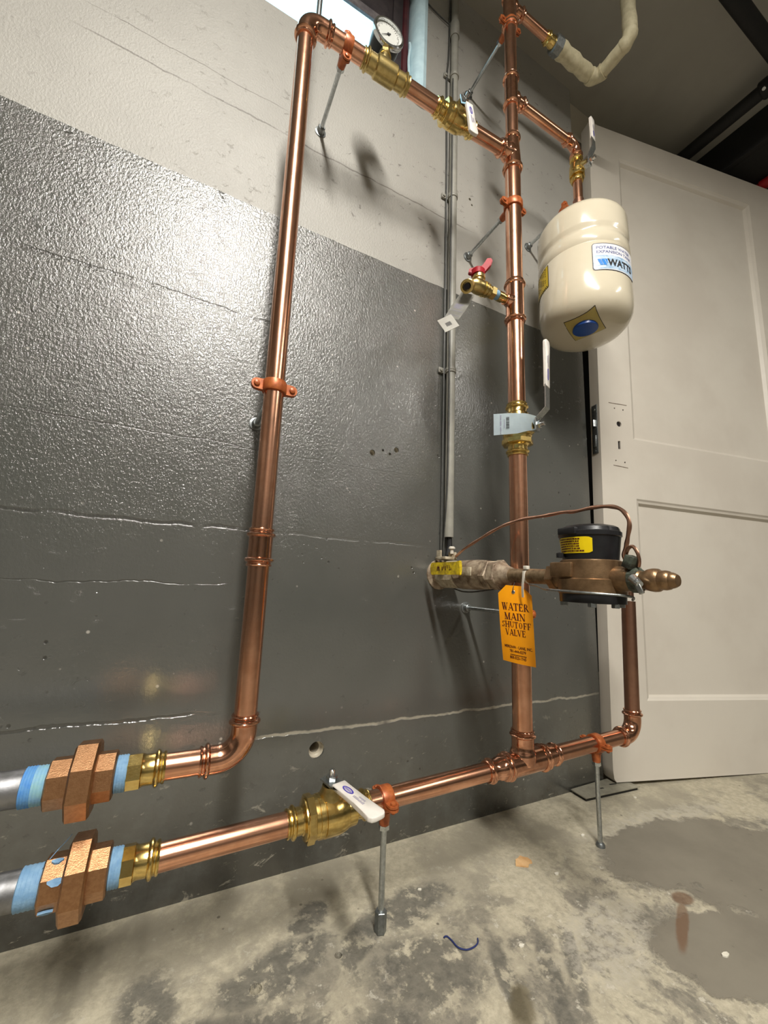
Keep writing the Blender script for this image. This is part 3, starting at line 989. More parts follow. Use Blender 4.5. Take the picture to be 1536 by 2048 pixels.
# --- ball valves with white lever grips
def ball_valve(label, c, ax, sd, hd, r, L, s0, hl, g0, g1, gw, scale=1.0, lift=0.018, tg=None, gname=None, bodyR=None):
    """c centre, ax run axis, sd stem direction, hd handle direction; lever rises from s0 by lift; grip from g0 to g1 along hd"""
    c, ax, sd, hd = V(c), V(ax).normalized(), V(sd).normalized(), V(hd)
    hd = (hd - sd * hd.dot(sd)).normalized()
    wd = sd.cross(hd)
    tv = thing('ball_valve', label, 'valve', c, 'ball valves with white grips')
    bR = bodyR or r * 1.62
    bm = B()
    half = L / 2
    pr = press(r, 0.020)
    prof = pr + [(0.0215, r + 0.003), (0.023, bR * 0.9), (L * 0.30, bR * 0.96), (L * 0.345, bR * 0.97), (L * 0.35, bR), (L * 0.395, bR * 1.01), (L * 0.40, bR * 0.965), (L * 0.415, bR * 0.965), (L * 0.42, bR * 1.02), (L * 0.58, bR * 1.02), (L * 0.64, bR * 0.97), (L * 0.69, bR * 0.90), (L * 0.70, bR * 0.84), (L - 0.0235, bR * 0.80), (L - 0.022, r + 0.003)]
    prof += [(L - tt, rr) for tt, rr in pr][::-1]
    prof = [(a, b) for i, (a, b) in enumerate(prof) if i == 0 or a > prof[i - 1][0] - 1e-9]
    lathe(bm, c - ax * half, ax, prof, 32)
    part(tv, 'body', bm, M['brass'])
    bm = B()
    hexnut(bm, c - ax * (L * 0.29), ax, L * 0.09, bR * 1.09, 0.2, 0.0012, 8)
    part(tv, 'hexagon', bm, M['brass'])
    part(tv, 'bonnet', lathe(B(), c, sd, [(0, bR * 0.72), (bR * 0.95, bR * 0.62), (s0 - 0.008, bR * 0.50), (s0 - 0.003, bR * 0.46)], 18), M['brass_body'])
    w2 = gw / 2 * 0.86
    th = 0.0026
    # lever: flat over the stem, ramp, flat into the grip
    prof2 = [(-0.012, s0), (0.012, s0), (0.030, s0 + lift), (g0 + 0.004, s0 + lift)]
    bm = B()
    top, bot = [], []
    outl = prof2 + [(a, b + th) for a, b in prof2[::-1]]
    prism(bm, outl, c - wd * w2, hd, sd, wd, w2 * 2)
    lev = part(tv, 'lever', bm, M['steel'])
    part(tv, 'stop_tab', box(B(), c + sd * (s0 - 0.004) - hd * 0.012 + wd * w2 * 0.3, (th, w2 * 1.5, 0.013), (hd, wd, sd)), M['steel'])
    bm = B()
    hexnut(bm, c + sd * (s0 + th), sd, 0.006, 0.0080, 0.3, 0.0006)
    lathe(bm, c + sd * (s0 + th), sd, [(0, 0.0042), (0.013, 0.0042), (0.014, 0.0032)], 12)
    part(tv, 'stem_nut', bm, M['chrome'])
    gl = g1 - g0
    # grip: sleeve flaring toward its end, rounded
    outl = [(0, -0.42), (gl * 0.55, -0.40), (gl * 0.80, -0.46), (gl * 0.93, -0.52), (gl * 0.985, -0.40), (gl, -0.20), (gl, 0.20), (gl * 0.985, 0.40), (gl * 0.93, 0.52), (gl * 0.80, 0.46), (gl * 0.55, 0.40), (0, 0.42)]
    bm = B()
    prism(bm, [(a, b * gw) for a, b in outl], c + hd * g0 + sd * (s0 + lift - 0.0025), hd, wd, sd, 0.0062)
    es = [e for e in bm.edges]
    bmesh.ops.bevel(bm, geom=es, offset=0.0012, segments=2, affect='EDGES', profile=0.5)
    gr = part(tv, 'grip', bm, M['grip'], 'white vinyl grip', 50)
    # printed oval and fine lines
    lo = c + hd * (g0 + gl * 0.26) + sd * (s0 + lift + 0.0037)
    bm = B()
    n = 28
    ring = []
    for k in range(n):
        a_ = 2 * math.pi * k / n
        ring.append((bm.verts.new(lo + hd * (math.cos(a_) * gl * 0.125) + wd * (math.sin(a_) * gw * 0.19) + sd * 0.0002),
                     bm.verts.new(lo + hd * (math.cos(a_) * gl * 0.094) + wd * (math.sin(a_) * gw * 0.115) + sd * 0.0002)))
    for k in range(n):
        a_, b_ = ring[k], ring[(k + 1) % n]
        bm.faces.new((a_[0], b_[0], b_[1], a_[1]))
    fl = 1 if hd.dot(X) >= -0.3 else -1
    for q in range(9):
        x_ = -0.075 + q * 0.0188
        quads(bm, [[(gl * (x_ - 0.005), -gw * 0.07), (gl * (x_ + 0.005), -gw * 0.07), (gl * (x_ + 0.007), gw * 0.07), (gl * (x_ - 0.003), gw * 0.07)]], lo, hd, wd, sd, 0.0002)
    part(gr, 'logo', bm, M['logo'])
    bm = B()
    rnd = random.Random(3)
    for q in range(12):
        x_ = 0.17 + q * 0.021
        quads(bm, [[(gl * x_, gw * -0.15), (gl * (x_ + 0.011), gw * -0.15), (gl * (x_ + 0.011), gw * (-0.15 + 0.12 + 0.1 * rnd.random())), (gl * x_, gw * -0.03)]], lo, hd, wd, sd, 0.0002)
    for q in range(7):
        x_ = 0.24 + q * 0.021
        quads(bm, [[(gl * x_, gw * 0.06), (gl * (x_ + 0.012), gw * 0.06), (gl * (x_ + 0.012), gw * 0.20), (gl * x_, gw * 0.14)]], lo, hd, wd, sd, 0.0002)
    part(gr, 'print', bm, M['ink_grey'])
    return tv


ball_valve('brass ball valve on the top pipe, white grip hanging down', (0.412, YP, ZT), X, (0, -1, 0.12), (0.06, 0, -1), R1, 0.100, 0.033, 0.1, 0.026, 0.110, 0.0205, lift=0.010)
pipe('copper length from top ball valve to the tall riser tee', (0.456, YP, ZT), (0.550, YP, ZT + 0.004), R1)

# --- lower run
pipe('lower left copper length between brass adapter and floor valve', (0.010, YP, zl(0.01)), lp(0.163), R1)
ball_valve('brass ball valve on the lower pipe near the floor, grip toward viewer', lp(0.2175), LD, (0.0, -0.06, 1), (0.25, -0.97, 0), R1, 0.118, 0.040, 0.1, 0.016, 0.102, 0.0250, lift=0.003, bodyR=0.0262)
pipe('lower copper length held by the left floor stand', lp(0.270), lp(0.505), R1)
single('copper_coupling', 'copper press reducer just left of the bottom tee', 'coupling', straight_fit(B(), lp(0.4935), LD, 0.048, R1, R1 + 0.0020), M['copper_fit'], lp(0.4935), 'press reducers beside the bottom tee')
RX = 0.5775
o_ = lp(0.532)
single('copper_tee', 'large copper tee at the foot of the tall riser', 'tee', tee_bm(o_, LD, 0.098, R1 + 0.0036, R1 + 0.0036, lp(RX), Z, R114, 0.054), M['copper_fit'], o_, 'copper press tees')
single('copper_coupling', 'copper press reducer just right of the bottom tee', 'coupling', straight_fit(B(), lp(0.622), LD, 0.040, R1 + 0.0020, R1), M['copper_fit'], lp(0.622), 'press reducers beside the bottom tee')
pipe('lower copper length held by the right floor stand', lp(0.652), lp(0.858), R1)
MB, MT = V((0.893, YP, zl(0.893))), V((0.9075, YP, 0.500))
MD = (MT - MB).normalized()
single('copper_elbow', 'copper press elbow at the bottom right before the door', 'elbow', elbow_bm(MB, -LD, MD, R1, 0.048, 0.028), M['copper_fit'], MB, 'copper press elbows')
pipe('copper riser in front of the door below the water meter', MB + MD * 0.036, MB + MD * 0.275, R1, 'copper_dull')

# --- tall riser
def rp(zz):
    return V((RX, YP, zz))


pipe('bottom length of the tall riser behind the yellow tag', rp(0.205), rp(0.748), R114)
ball_valve('brass ball valve on the tall riser, white grip pointing up', rp(0.7955), Z, (0.30, -0.95, 0), (0.05, 0, 1), R114, 0.112, 0.041, 0.1, 0.074, 0.178, 0.0200, lift=0.020)
pipe('tall riser length between ball valve and drain tee', rp(0.842), rp(1.056), R114)
single('copper_tee', 'copper tee carrying the red handled drain valve', 'tee', tee_bm(rp(1.036), Z, 0.100, R114, R114, rp(1.0845), (-1, 0, 0), 0.0092, 0.029), M['copper_fit'], rp(1.036), 'copper press tees')
pipe('tall riser length with a strap, beside the expansion tank', rp(1.117), rp(1.446), R114)
single('copper_tee', 'copper tee joining the top pipe to the tall riser', 'tee', tee_bm(rp(1.424), Z, 0.100, R114, R1, rp(ZT + 0.005), (-1, 0, 0), R1, 0.042), M['copper_fit'], rp(1.424), 'copper press tees')
pipe('short riser length between the two upper tees', rp(1.505), rp(1.626), R1)
single('copper_tee', 'copper tee feeding the branch to the expansion tank', 'tee', tee_bm(rp(1.606), Z, 0.094, R1, R1, rp(1.640), X, R34, 0.042), M['copper_fit'], rp(1.606), 'copper press tees')
pipe('riser length below the topmost tee', rp(1.682), rp(1.872), R1)
single('copper_tee', 'topmost copper tee feeding the lagged pipe', 'tee', tee_bm(rp(1.850), Z, 0.110, R1, R1, rp(1.930), X, R34, 0.046), M['copper_fit'], rp(1.850), 'copper press tees')
pipe('top riser length vanishing into the ceiling', rp(1.942), rp(2.2), R1)

# --- branch to the tank
ZB = 1.638
TX = 0.8045
pipe('thin copper branch from tall riser toward the tank', (0.612, YP, ZB), (0.772, YP, ZB), R34)
single('copper_elbow', 'small copper elbow above the expansion tank valve', 'elbow', elbow_bm((TX, YP, ZB), -X, -Z, R34, 0.040, 0.022), M['copper_fit'], (TX, YP, ZB), 'copper press elbows')
ball_valve('small brass ball valve above the expansion tank', (TX, YP, 1.5625), Z, (0.22, -0.975, 0), (-0.02, 0, 1), R34, 0.078, 0.031, 0.1, 0.052, 0.118, 0.0210, lift=0.012)
pipe('short copper drop into the top of the tank', (TX, YP, 1.534), (TX, YP, 1.452), R34)
cc = thing('tank_connector', 'dark copper connector on the neck of the tank', 'fitting', (TX, YP, 1.40))
part(cc, 'sleeve', lathe(B(), (TX, YP, 1.440), Z, [(0, R34 + 0.003), (0.004, R34 + 0.006), (0.012, R34 + 0.006), (0.016, R34 + 0.002), (0.028, R34 + 0.0018), (0.030, R34 + 0.0002)], 24), M['copper_dull'])
part(cc, 'hexagon', hexnut(B(), (TX, YP, 1.408), Z, 0.034, 0.0205, 0.4, 0.0012), M['brass_body'])

# --- lagged cream pipe
pipe('thin copper stub from topmost tee to the lagged pipe', (0.616, YP, 1.932), (0.722, YP, 1.932), R34)
ad = thing('brass_adapter', 'small brass press adapter joined to a steel coupling', 'fitting', (0.712, YP, 1.92))
part(ad, 'socket', lathe(B(), (0.704, YP, 1.932), X, press(R34, 0.018) + [(0.020, R34 + 0.003), (0.032, R34 + 0.003)], 24), M['brass'])
part(ad, 'steel_coupling', hexnut(B(), (0.733, YP, 1.932), X, 0.026, 0.0225, 0.2, 0.004, 8), M['steel_dull'], 'dark steel coupling')
ip = thing('lagged_pipe', 'cream canvas lagged pipe bending up into the ceiling', 'pipe', (0.76, YP, 1.92))
E1, E2 = V((0.905, YP, 1.930)), V((0.905, -0.268, 1.932))
pts, rad = [], []
for k in range(9):
    s = k / 8
    pts.append(V((0.752 + (E1.x - 0.024 - 0.752) * s, YP, 1.932)))
    rad.append(0.0200 + 0.0018 * math.sin(k * 2.1) - 0.002 * s)
part(ip, 'lagging', sweep(B(), pts, rad, 20), M['insul'])
pts = []
for k in range(9):
    a_ = k / 8 * math.pi / 2
    pts.append(V((E1.x - 0.026 + 0.026 * math.sin(a_), YP - 0.026 + 0.026 * math.cos(a_), 1.931)))
part(ip, 'elbow_wrap', sweep(B(), pts, [0.0190 + 0.0015 * math.sin(k) for k in range(9)], 20), M['insul'])
pts = [V((E1.x, YP - 0.026 - 0.058 * k / 4, 1.931)) for k in range(5)]
part(ip, 'lagging', sweep(B(), pts, [0.0172, 0.0168, 0.0178, 0.0170, 0.0176], 18), M['insul'])
pts = []
for k in range(9):
    a_ = k / 8 * math.pi / 2
    pts.append(V((E1.x, E2.y + 0.022 - 0.022 * math.sin(a_), 1.931 + 0.022 - 0.022 * math.cos(a_))))
part(ip, 'elbow_wrap', sweep(B(), pts, [0.0182 + 0.0012 * math.sin(k * 1.3) for k in range(9)], 18), M['insul'])
pts = [V((E1.x, E2.y, 1.951 + k * 0.0315)) for k in range(9)]
part(ip, 'lagging', sweep(B(), pts, [0.0176 + 0.0011 * math.sin(k * 2.2) for k in range(9)], 18), M['insul'])


# --- pipe hangers: split ring, boss, rod and wall flange
def hanger(label, c, ax, bd, r, rod_end, foot='flange', rod_r=0.0043, group='split ring pipe hangers'):
    c, ax, bd = V(c), V(ax).normalized(), V(bd).normalized()
    e = ax.cross(bd).normalized()
    t_ = thing('pipe_hanger', label, 'hanger', c + bd * (rod_end), group)
    w, th = 0.017, 0.0028
    bm = B()
    prof = [(-w / 2, r + 0.0002), (-w / 2, r + th), (-w / 2 + 0.002, r + th + 0.0008), (w / 2 - 0.002, r + th + 0.0008), (w / 2, r + th), (w / 2, r + 0.0002)]
    lathe(bm, c, ax, prof, 32)
    for s in (-1, 1):
        for side, off in ((1, 0.0022), (-1, -0.0022)):
            ro = r + th
            pts = [(ro * 0.80, -w / 2), (ro + 0.009, -w / 2 * 0.95)] + [(ro + 0.009 + 0.0075 * math.sin(q * math.pi / 6), -w / 2 * 0.95 * math.cos(q * math.pi / 6)) for q in range(1, 6)] + [(ro + 0.009, w / 2 * 0.95), (ro * 0.80, w / 2)]
            prism(bm, pts, c + bd * (off - 0.0016), e * s, ax, bd, 0.0032)
    part(t_, 'split_ring', bm, M['clamp'])
    for s in (-1, 1):
        o = c + e * s * (r + th + 0.0088) - bd * 0.0040
        part(t_, 'screw', lathe(B(), o + bd * 0.012, -bd, [(0, 0.0026), (0.012, 0.0026), (0.0121, 0.0046), (0.0142, 0.0042), (0.0150, 0.0026)], 12), M['clamp'])
    part(t_, 'boss', lathe(B(), c + bd * (r + 0.001), bd, [(0, 0.0105), (0.004, 0.0088), (0.015, 0.0078), (0.018, 0.0074)], 16), M['clamp'])
    part(t_, 'rod', lathe(B(), c + bd * (r + 0.014), bd, [(0, rod_r), (rod_end - r - 0.014, rod_r)], 12), M['steel'])
    hexnut_c = c + bd * (r + 0.019)
    part(t_, 'nut', hexnut(B(), hexnut_c, bd, 0.007, 0.0078, 0.2, 0.0008), M['steel'])
    if foot == 'flange':
        part(t_, 'wall_anchor', lathe(B(), c + bd * rod_end, -bd, [(0.0, 0.0125), (0.002, 0.0125), (0.0028, 0.0085), (0.012, 0.0078), (0.013, 0.0066)], 18), M['steel_dull'])
    elif foot == 'coupling':
        part(t_, 'anchor_nut', hexnut(B(), c + bd * rod_end, -bd, 0.026, 0.0085, 0.2, 0.001), M['steel_dull'])
    elif foot == 'stub':
        part(t_, 'anchor_nut', lathe(B(), c + bd * rod_end, -bd, [(0.0, 0.0085), (0.004, 0.008), (0.007, 0.006)], 12), M['steel_dull'])
    return t_


D_ = -YP
hanger('pipe hanger strapped round the long left riser', lpt(0.7575), LDIR, Y, R1, D_)
hanger('pipe hanger on the top pipe beside its left elbow', (0.1650, YP, ZT), X, Y, R1, D_)
hanger('pipe hanger on the tall riser just below the ceiling', (RX, YP, 1.862), Z, Y, R1, D_)
hanger('pipe hanger on the tall riser left of the expansion tank', (RX, YP, 1.331), Z, Y, R114, D_)
hanger('pipe hanger hidden mostly behind the expansion tank', (0.797, YP + 0.035, 1.4627), X, Y, 0.012, D_ - 0.035)
hanger('pipe hanger behind the yellow shutoff tag', (RX, YP, 0.4305), Z, Y, R114, D_)
hanger('left floor stand under the lower pipe, with hexagon foot', lp(0.3035), LD, -Z, R1, zl(0.3035), 'coupling')
hanger('right floor stand under the lower pipe, beside the door', lp(0.7725), LD, -Z, R1, zl(0.7725), 'stub')
single('hanger_rod', 'thin steel rod rising from the top left elbow', 'rod', lathe(B(), (0.1075, YP, ZT + 0.014), Z, [(0, 0.0048), (ZC - ZT - 0.014, 0.0048)], 12), M['steel'], (0.1075, YP, ZT + 0.014))

# ------------------------------------------------------------------ expansion tank
TA = V((0.806, YP, 0.0))
TR = 0.1025
tk = thing('expansion_tank', 'cream enamelled expansion tank hanging beside the tall riser', 'tank', (TA.x, YP, 1.076))
prof = [(1.0765, 0.004), (1.0770, 0.030), (1.0790, 0.050), (1.0840, 0.068), (1.0920, 0.083), (1.1030, 0.0935), (1.1160, 0.0997), (1.1300, 0.1020), (1.1400, TR), (1.2515, TR), (1.2525, TR - 0.0007), (1.2535, TR - 0.0007),
        (1.2545, TR), (1.2740, TR), (1.2800, TR - 0.0008), (1.2860, TR - 0.0030), (1.2910, TR - 0.0036), (1.2960, TR - 0.0028), (1.3030, TR - 0.0004), (1.3080, TR + 0.0002), (1.3520, TR + 0.0002), (1.3600, TR - 0.0010), (1.3680, TR - 0.0048),
        (1.3760, TR - 0.0110), (1.3840, 0.080), (1.3920, 0.060), (1.3970, 0.035), (1.4000, 0.022)]
part(tk, 'shell', lathe(B(), TA, Z, prof, 72), M['tank'])
part(tk, 'neck', lathe(B(), (TX, YP, 1.397), Z, [(0, 0.019), (0.004, 0.0165), (0.020, 0.0165), (0.0215, 0.0145)], 24), M['chrome'])


def wrap_at(deg0, z0, off):
    def f(x, yv):
        a = math.radians(deg0) + x / TR
        r = TR + off
        return V((TA.x + r * math.cos(a), TA.y + r * math.sin(a), z0 + yv))
    return f


def patch(bm, d0, d1, z0, z1, off, rc=0.0, n=24):
    """rounded rectangular sticker bent round the tank"""
    a0, a1 = math.radians(d0) * TR, math.radians(d1) * TR
    cols = []
    xs = sorted(set([a0 + (a1 - a0) * k / n for k in range(n + 1)] + [a0 + rc * (1 - math.cos(q * math.pi / 12)) for q in range(7)] + [a1 - rc * (1 - math.cos(q * math.pi / 12)) for q in range(7)])) if rc else [a0 + (a1 - a0) * k / n for k in range(n + 1)]
    for x in xs:
        e = 0.0
        dd = min(x - a0, a1 - x)
        if rc and dd < rc:
            e = rc - math.sqrt(max(rc * rc - (rc - dd) ** 2, 0))
        a = x / TR
        r = TR + off
        c, s = math.cos(a), math.sin(a)
        cols.append((bm.verts.new((TA.x + r * c, TA.y + r * s, z0 + e)), bm.verts.new((TA.x + r * c, TA.y + r * s, z1 - e))))
    for p, q in zip(cols[:-1], cols[1:]):
        bm.faces.new((p[0], q[0], q[1], p[1]))
    return bm


lb = part(tk, 'front_label', patch(B(), -133.2, -66.0, 1.1755, 1.2445, 0.0003, 0.007), M['ink'], 'black bordered maker label', 60)
part(lb, 'label_field', patch(B(), -132.1, -67.0, 1.1775, 1.2427, 0.0006, 0.0055), M['label_white'], None, 60)
part(lb, 'water_band', patch(B(), -132.1, -67.0, 1.1790, 1.2130, 0.0008, 0.004), M['label_water'], None, 60)
bm = B()
text_bm(bm, 'POTABLE WATER', (0, 0, 0), X, Z, 0.0072, math.radians(50) * TR, 'LEFT', 0.012, wrap=wrap_at(-128.5, 1.2292, 0.0009))
text_bm(bm, 'EXPANSION TANK', (0, 0, 0), X, Z, 0.0072, math.radians(53) * TR, 'LEFT', 0.012, wrap=wrap_at(-128.5, 1.2185, 0.0009))
part(lb, 'blue_lettering', bm, M['ink_blue'])
bm = B()
text_bm(bm, 'WATTS', (0, 0, 0), X, Z, 0.0168, math.radians(40) * TR, 'LEFT', 0.035, wrap=wrap_at(-115.0, 1.1875, 0.0012))
part(lb, 'black_lettering', bm, M['ink'])
bm = B()
wf = wrap_at(-127.5, 1.1880, 0.0012)
for q in (((0.0, 0.0150), (0.0068, 0.0150), (0.0125, 0.0), (0.0062, 0.0)), ((0.0080, 0.0150), (0.0145, 0.0150), (0.0200, 0.0), (0.0138, 0.0)), ((0.0156, 0.0150), (0.0212, 0.0150), (0.0213, 0.0030))):
    bm.faces.new([bm.verts.new(wf(*p)) for p in q])
part(lb, 'emblem', bm, M['ink_cyan'])
lb = part(tk, 'warning_label', patch(B(), 120, 170.6, 1.1900, 1.2492, 0.0003, 0.0), M['ink'], 'black edged yellow warning label', 60)
part(lb, 'label_field', patch(B(), 121, 169.6, 1.1912, 1.2478, 0.0006, 0.0), M['label_yellow'], None, 60)
bm = B()
for k in range(16):
    wf = wrap_at(168.8 - k * 3.0, 1.1912, 0.0009)
    bm.faces.new([bm.verts.new(wf(*p)) for p in ((0, 0), (-0.0022, 0), (-0.0045, 0.0050), (-0.0023, 0.0050))])
for rw in range(7):
    for k in range(9):
        wf = wrap_at(165.5 - k * 4.6, 1.2425 - rw * 0.0058, 0.0009)
        w_ = 0.0045 + 0.002 * ((k * 7 + rw * 3) % 3)
        if rw == 0 or (k + rw) % 4:
            bm.faces.new([bm.verts.new(wf(*p)) for p in ((0, 0), (-w_, 0), (-w_, 0.0016 if rw else 0.003), (0, 0.0016 if rw else 0.003))])
part(lb, 'print', bm, M['ink'])


def under(x, y, off):
    r = math.hypot(x - TA.x, y - TA.y)
    zs = 1.0765
    for (z0, r0), (z1, r1) in zip(prof[:13], prof[1:14]):
        if r0 <= r <= r1:
            zs = z0 + (z1 - z0) * (r - r0) / (r1 - r0)
    return V((x, y, zs - off))


UC = V((0.7690, -0.1895, 0))
ua, ub = V((0.297, -0.955, 0)), V((0.955, 0.297, 0))


def under_patch(sc_, off):
    bm = B()
    n = 8
    g_ = [[bm.verts.new(under(*(UC + ua * ((i / n - 0.5) * sc_[0]) + ub * ((j / n - 0.5) * sc_[1]))[:2], off)) for j in range(n + 1)] for i in range(n + 1)]
    for i in range(n):
        for j in range(n):
            bm.faces.new((g_[i][j], g_[i + 1][j], g_[i + 1][j + 1], g_[i][j + 1]))
    return bm


lb = part(tk, 'base_label', under_patch((0.069, 0.069), 0.0004), M['ink'], 'black edged ochre label under the tank', 60)
part(lb, 'label_field', under_patch((0.0668, 0.0668), 0.0008), M['label_ochre'], None, 60)
part(tk, 'blue_cap', lathe(B(), under(0.7735, -0.1870, 0) + V((0, 0, 0.005)), -Z, [(0, 0.0270), (0.0065, 0.0270), (0.0075, 0.0260), (0.0078, 0.022)], 40), M['blue_cap'], 'round blue plastic cap')

# ------------------------------------------------------------------ drain valve with its plastic hang tag
dv = thing('drain_valve', 'brass drain valve with red butterfly handle on the tall riser', 'valve', (0.47, YP, 1.06))
ZD = 1.0845
part(dv, 'nipple', lathe(B(), (0.553, YP, ZD), -X, [(0, 0.0090), (0.012, 0.0090), (0.0125, 0.0105), (0.024, 0.0105), (0.025, 0.0090)], 20), M['brass'])
part(dv, 'thread_tape', lathe(B(), (0.5285, YP, ZD), -X, [(0, 0.0094), (0.003, 0.0099), (0.008, 0.0097), (0.012, 0.0092)], 20), M['tape'])
bm = B()
hexnut(bm, (0.518, YP, ZD), -X, 0.012, 0.0135, 0.3, 0.001)
lathe(bm, (0.507, YP, ZD), -X, [(0, 0.0112), (0.006, 0.0112), (0.0065, 0.0140), (0.0100, 0.0140), (0.0105, 0.0128), (0.014, 0.0128), (0.0145, 0.0152), (0.018, 0.0152), (0.0185, 0.0135), (0.024, 0.0150), (0.034, 0.0152), (0.044, 0.0130), (0.049, 0.0085)], 24)
part(dv, 'body', bm, M['brass_body'])
OD = V((-0.0275, -0.021, -0.030)).normalized()
OC = V((0.456, YP, ZD - 0.005))
part(dv, 'spout', lathe(B(), OC, OD, [(-0.006, 0.0095), (0.014, 0.0108), (0.018, 0.0112), (0.019, 0.0128), (0.0225, 0.0128), (0.0235, 0.0118), (0.0255, 0.0118), (0.026, 0.0128), (0.0295, 0.0128), (0.0305, 0.0118), (0.032, 0.0128), (0.0355, 0.0128), (0.036, 0.0090), (0.0359, 0.0086), (0.024, 0.0084)], 24), M['brass_body'])
part(dv, 'spout_shade_plug', lathe(B(), OC + OD * 0.030, OD, [(0, 0.0062), (0.0062, 0.0062)], 20), M['hole_shade'])  # dark plug paints the shade inside the spout
part(dv, 'bonnet', lathe(B(), (0.478, YP, ZD + 0.008), Z, [(0, 0.0125), (0.008, 0.0115), (0.0085, 0.0135), (0.016, 0.0130), (0.0165, 0.0095), (0.022, 0.0095)], 20), M['brass_body'])
bm = B()
hw = V((0.86, -0.51, 0)).normalized()
prism(bm, [(-0.020, 0.0), (-0.018, 0.010), (-0.008, 0.0125), (0.004, 0.011), (0.010, 0.016), (0.018, 0.033), (0.026, 0.034), (0.030, 0.028), (0.026, 0.016), (0.014, 0.002), (0.008, -0.003), (-0.012, -0.003)],
      V((0.476, YP, ZD + 0.030)) - V((0.51, 0.86, 0)) * 0.0045, hw, Z, V((0.51, 0.86, 0)), 0.009)
bmesh.ops.bevel(bm, geom=list(bm.edges), offset=0.0012, segments=2, affect='EDGES')
lathe(bm, (0.476, YP, ZD + 0.025), Z, [(0, 0.0135), (0.010, 0.0145), (0.013, 0.012)], 18)
part(dv, 'handle', bm, M['red'], 'red butterfly handle')
ht = thing('hang_tag', 'dusty clear plastic hang tag dangling below the drain valve', 'tag', (0.435, YP + 0.006, 1.0))
tu = V((0.70, 0.42, 0)).normalized()
tv_ = (V((0.02, 0, 0)) + Z * 0).normalized()
A_, B_ = V((0.450, -0.158, 1.054)), V((0.4215, -0.150, 1.001))
tdn = (B_ - A_).normalized()
tside = V((0.62, -0.62, -0.33))
tside = (tside - tdn * tside.dot(tdn)).normalized()
tn = tdn.cross(tside).normalized()
if tn.y > 0:
    tn = -tn
L_ = (B_ - A_).length
part(ht, 'strip', prism(B(), [(-0.015, -0.01), (0.015, -0.01), (0.0165, L_ * 0.5), (0.015, L_), (-0.015, L_), (-0.0165, L_ * 0.5)], A_, tside, tdn, tn, 0.0005), M['clear'])
bm = B()
for k in range(6):
    quads(bm, [[(-0.010, 0.022 + k * 0.0022), (0.008 - (k * 5 % 4) * 0.002, 0.022 + k * 0.0022), (0.008 - (k * 5 % 4) * 0.002, 0.0228 + k * 0.0022), (-0.010, 0.0228 + k * 0.0022)]], A_, tside, tdn, tn, 0.0007)
quads(bm, [[(-0.012, 0.040), (0.012, 0.040), (0.012, 0.0407), (-0.012, 0.0407)], [(-0.012, 0.052), (0.012, 0.052), (0.012, 0.0526), (-0.012, 0.0526)]], A_, tside, tdn, tn, 0.0007)
part(ht, 'print', bm, M['ink_grey'])
EC_ = B_ + tdn * 0.014
e1 = (tside * 0.80 + tdn * 0.60).normalized()
e2 = tn.cross(e1).normalized()
s_ = part(ht, 'price_sticker', prism(B(), [(-0.019, -0.015), (0.019, -0.015), (0.019, 0.015), (-0.019, 0.015)], EC_, e1, e2, tn, 0.0007), M['clear_label'])
bm = B()
for k in range(9):
    quads(bm, [[(-0.003 + k * 0.0012, -0.006), (-0.0025 + k * 0.0012 + (k % 3) * 0.0002, -0.006), (-0.0025 + k * 0.0012 + (k % 3) * 0.0002, 0.005), (-0.003 + k * 0.0012, 0.005)]], EC_, e1, e2, tn, 0.0009)
part(s_, 'barcode', bm, M['ink'])

# ------------------------------------------------------------------ paper tag on the big ball valve
pt = thing('paper_tag', 'small pale blue paper tag wired across the riser ball valve', 'tag', (0.56, -0.20, 0.79))
bm = B()
nu = 16
rows = []
for i in range(nu + 1):
    s = i / nu
    xx = 0.4945 + 0.100 * s
    yy = -0.187 - 0.010 * math.sin(s * math.pi * 0.9) - 0.012 * s
    zt = 0.8020 + 0.016 * s - 0.010 * max(0, s - 0.65)
    zb = 0.7595 + 0.018 * s + 0.022 * max(0, s - 0.45)
    rows.append((V((xx, yy, zt)), V((xx, yy + 0.004 * math.sin(s * 9) * s, zb))))
cols = [(bm.verts.new(a), bm.verts.new((a + b) / 2 + V((0, -0.002 * math.sin(3 * k / nu), 0))), bm.verts.new(b)) for k, (a, b) in enumerate(rows)]
for p, q in zip(cols[:-1], cols[1:]):
    for k in range(2):
        bm.faces.new((p[k], q[k], q[k + 1], p[k + 1]))
sheet = bmesh.ops.solidify(bm, geom=list(bm.faces), thickness=0.0003)
part(pt, 'sheet', bm, M['paper'], None, 60)


def tagp(a, b):
    """a along the tag (0..1), b down (0..1)"""
    k = min(int(a * nu), nu - 1)
    f = a * nu - k
    p = rows[k][0].lerp(rows[k + 1][0], f)
    q = rows[k][1].lerp(rows[k + 1][1], f)
    return p.lerp(q, b) + V((-0.0006, -0.0016, 0))


def tagquads(bm, qs):
    for a0, b0, a1, b1 in qs:
        bm.faces.new([bm.verts.new(tagp(*p)) for p in ((a0, b0), (a1, b0), (a1, b1), (a0, b1))])
    return bm


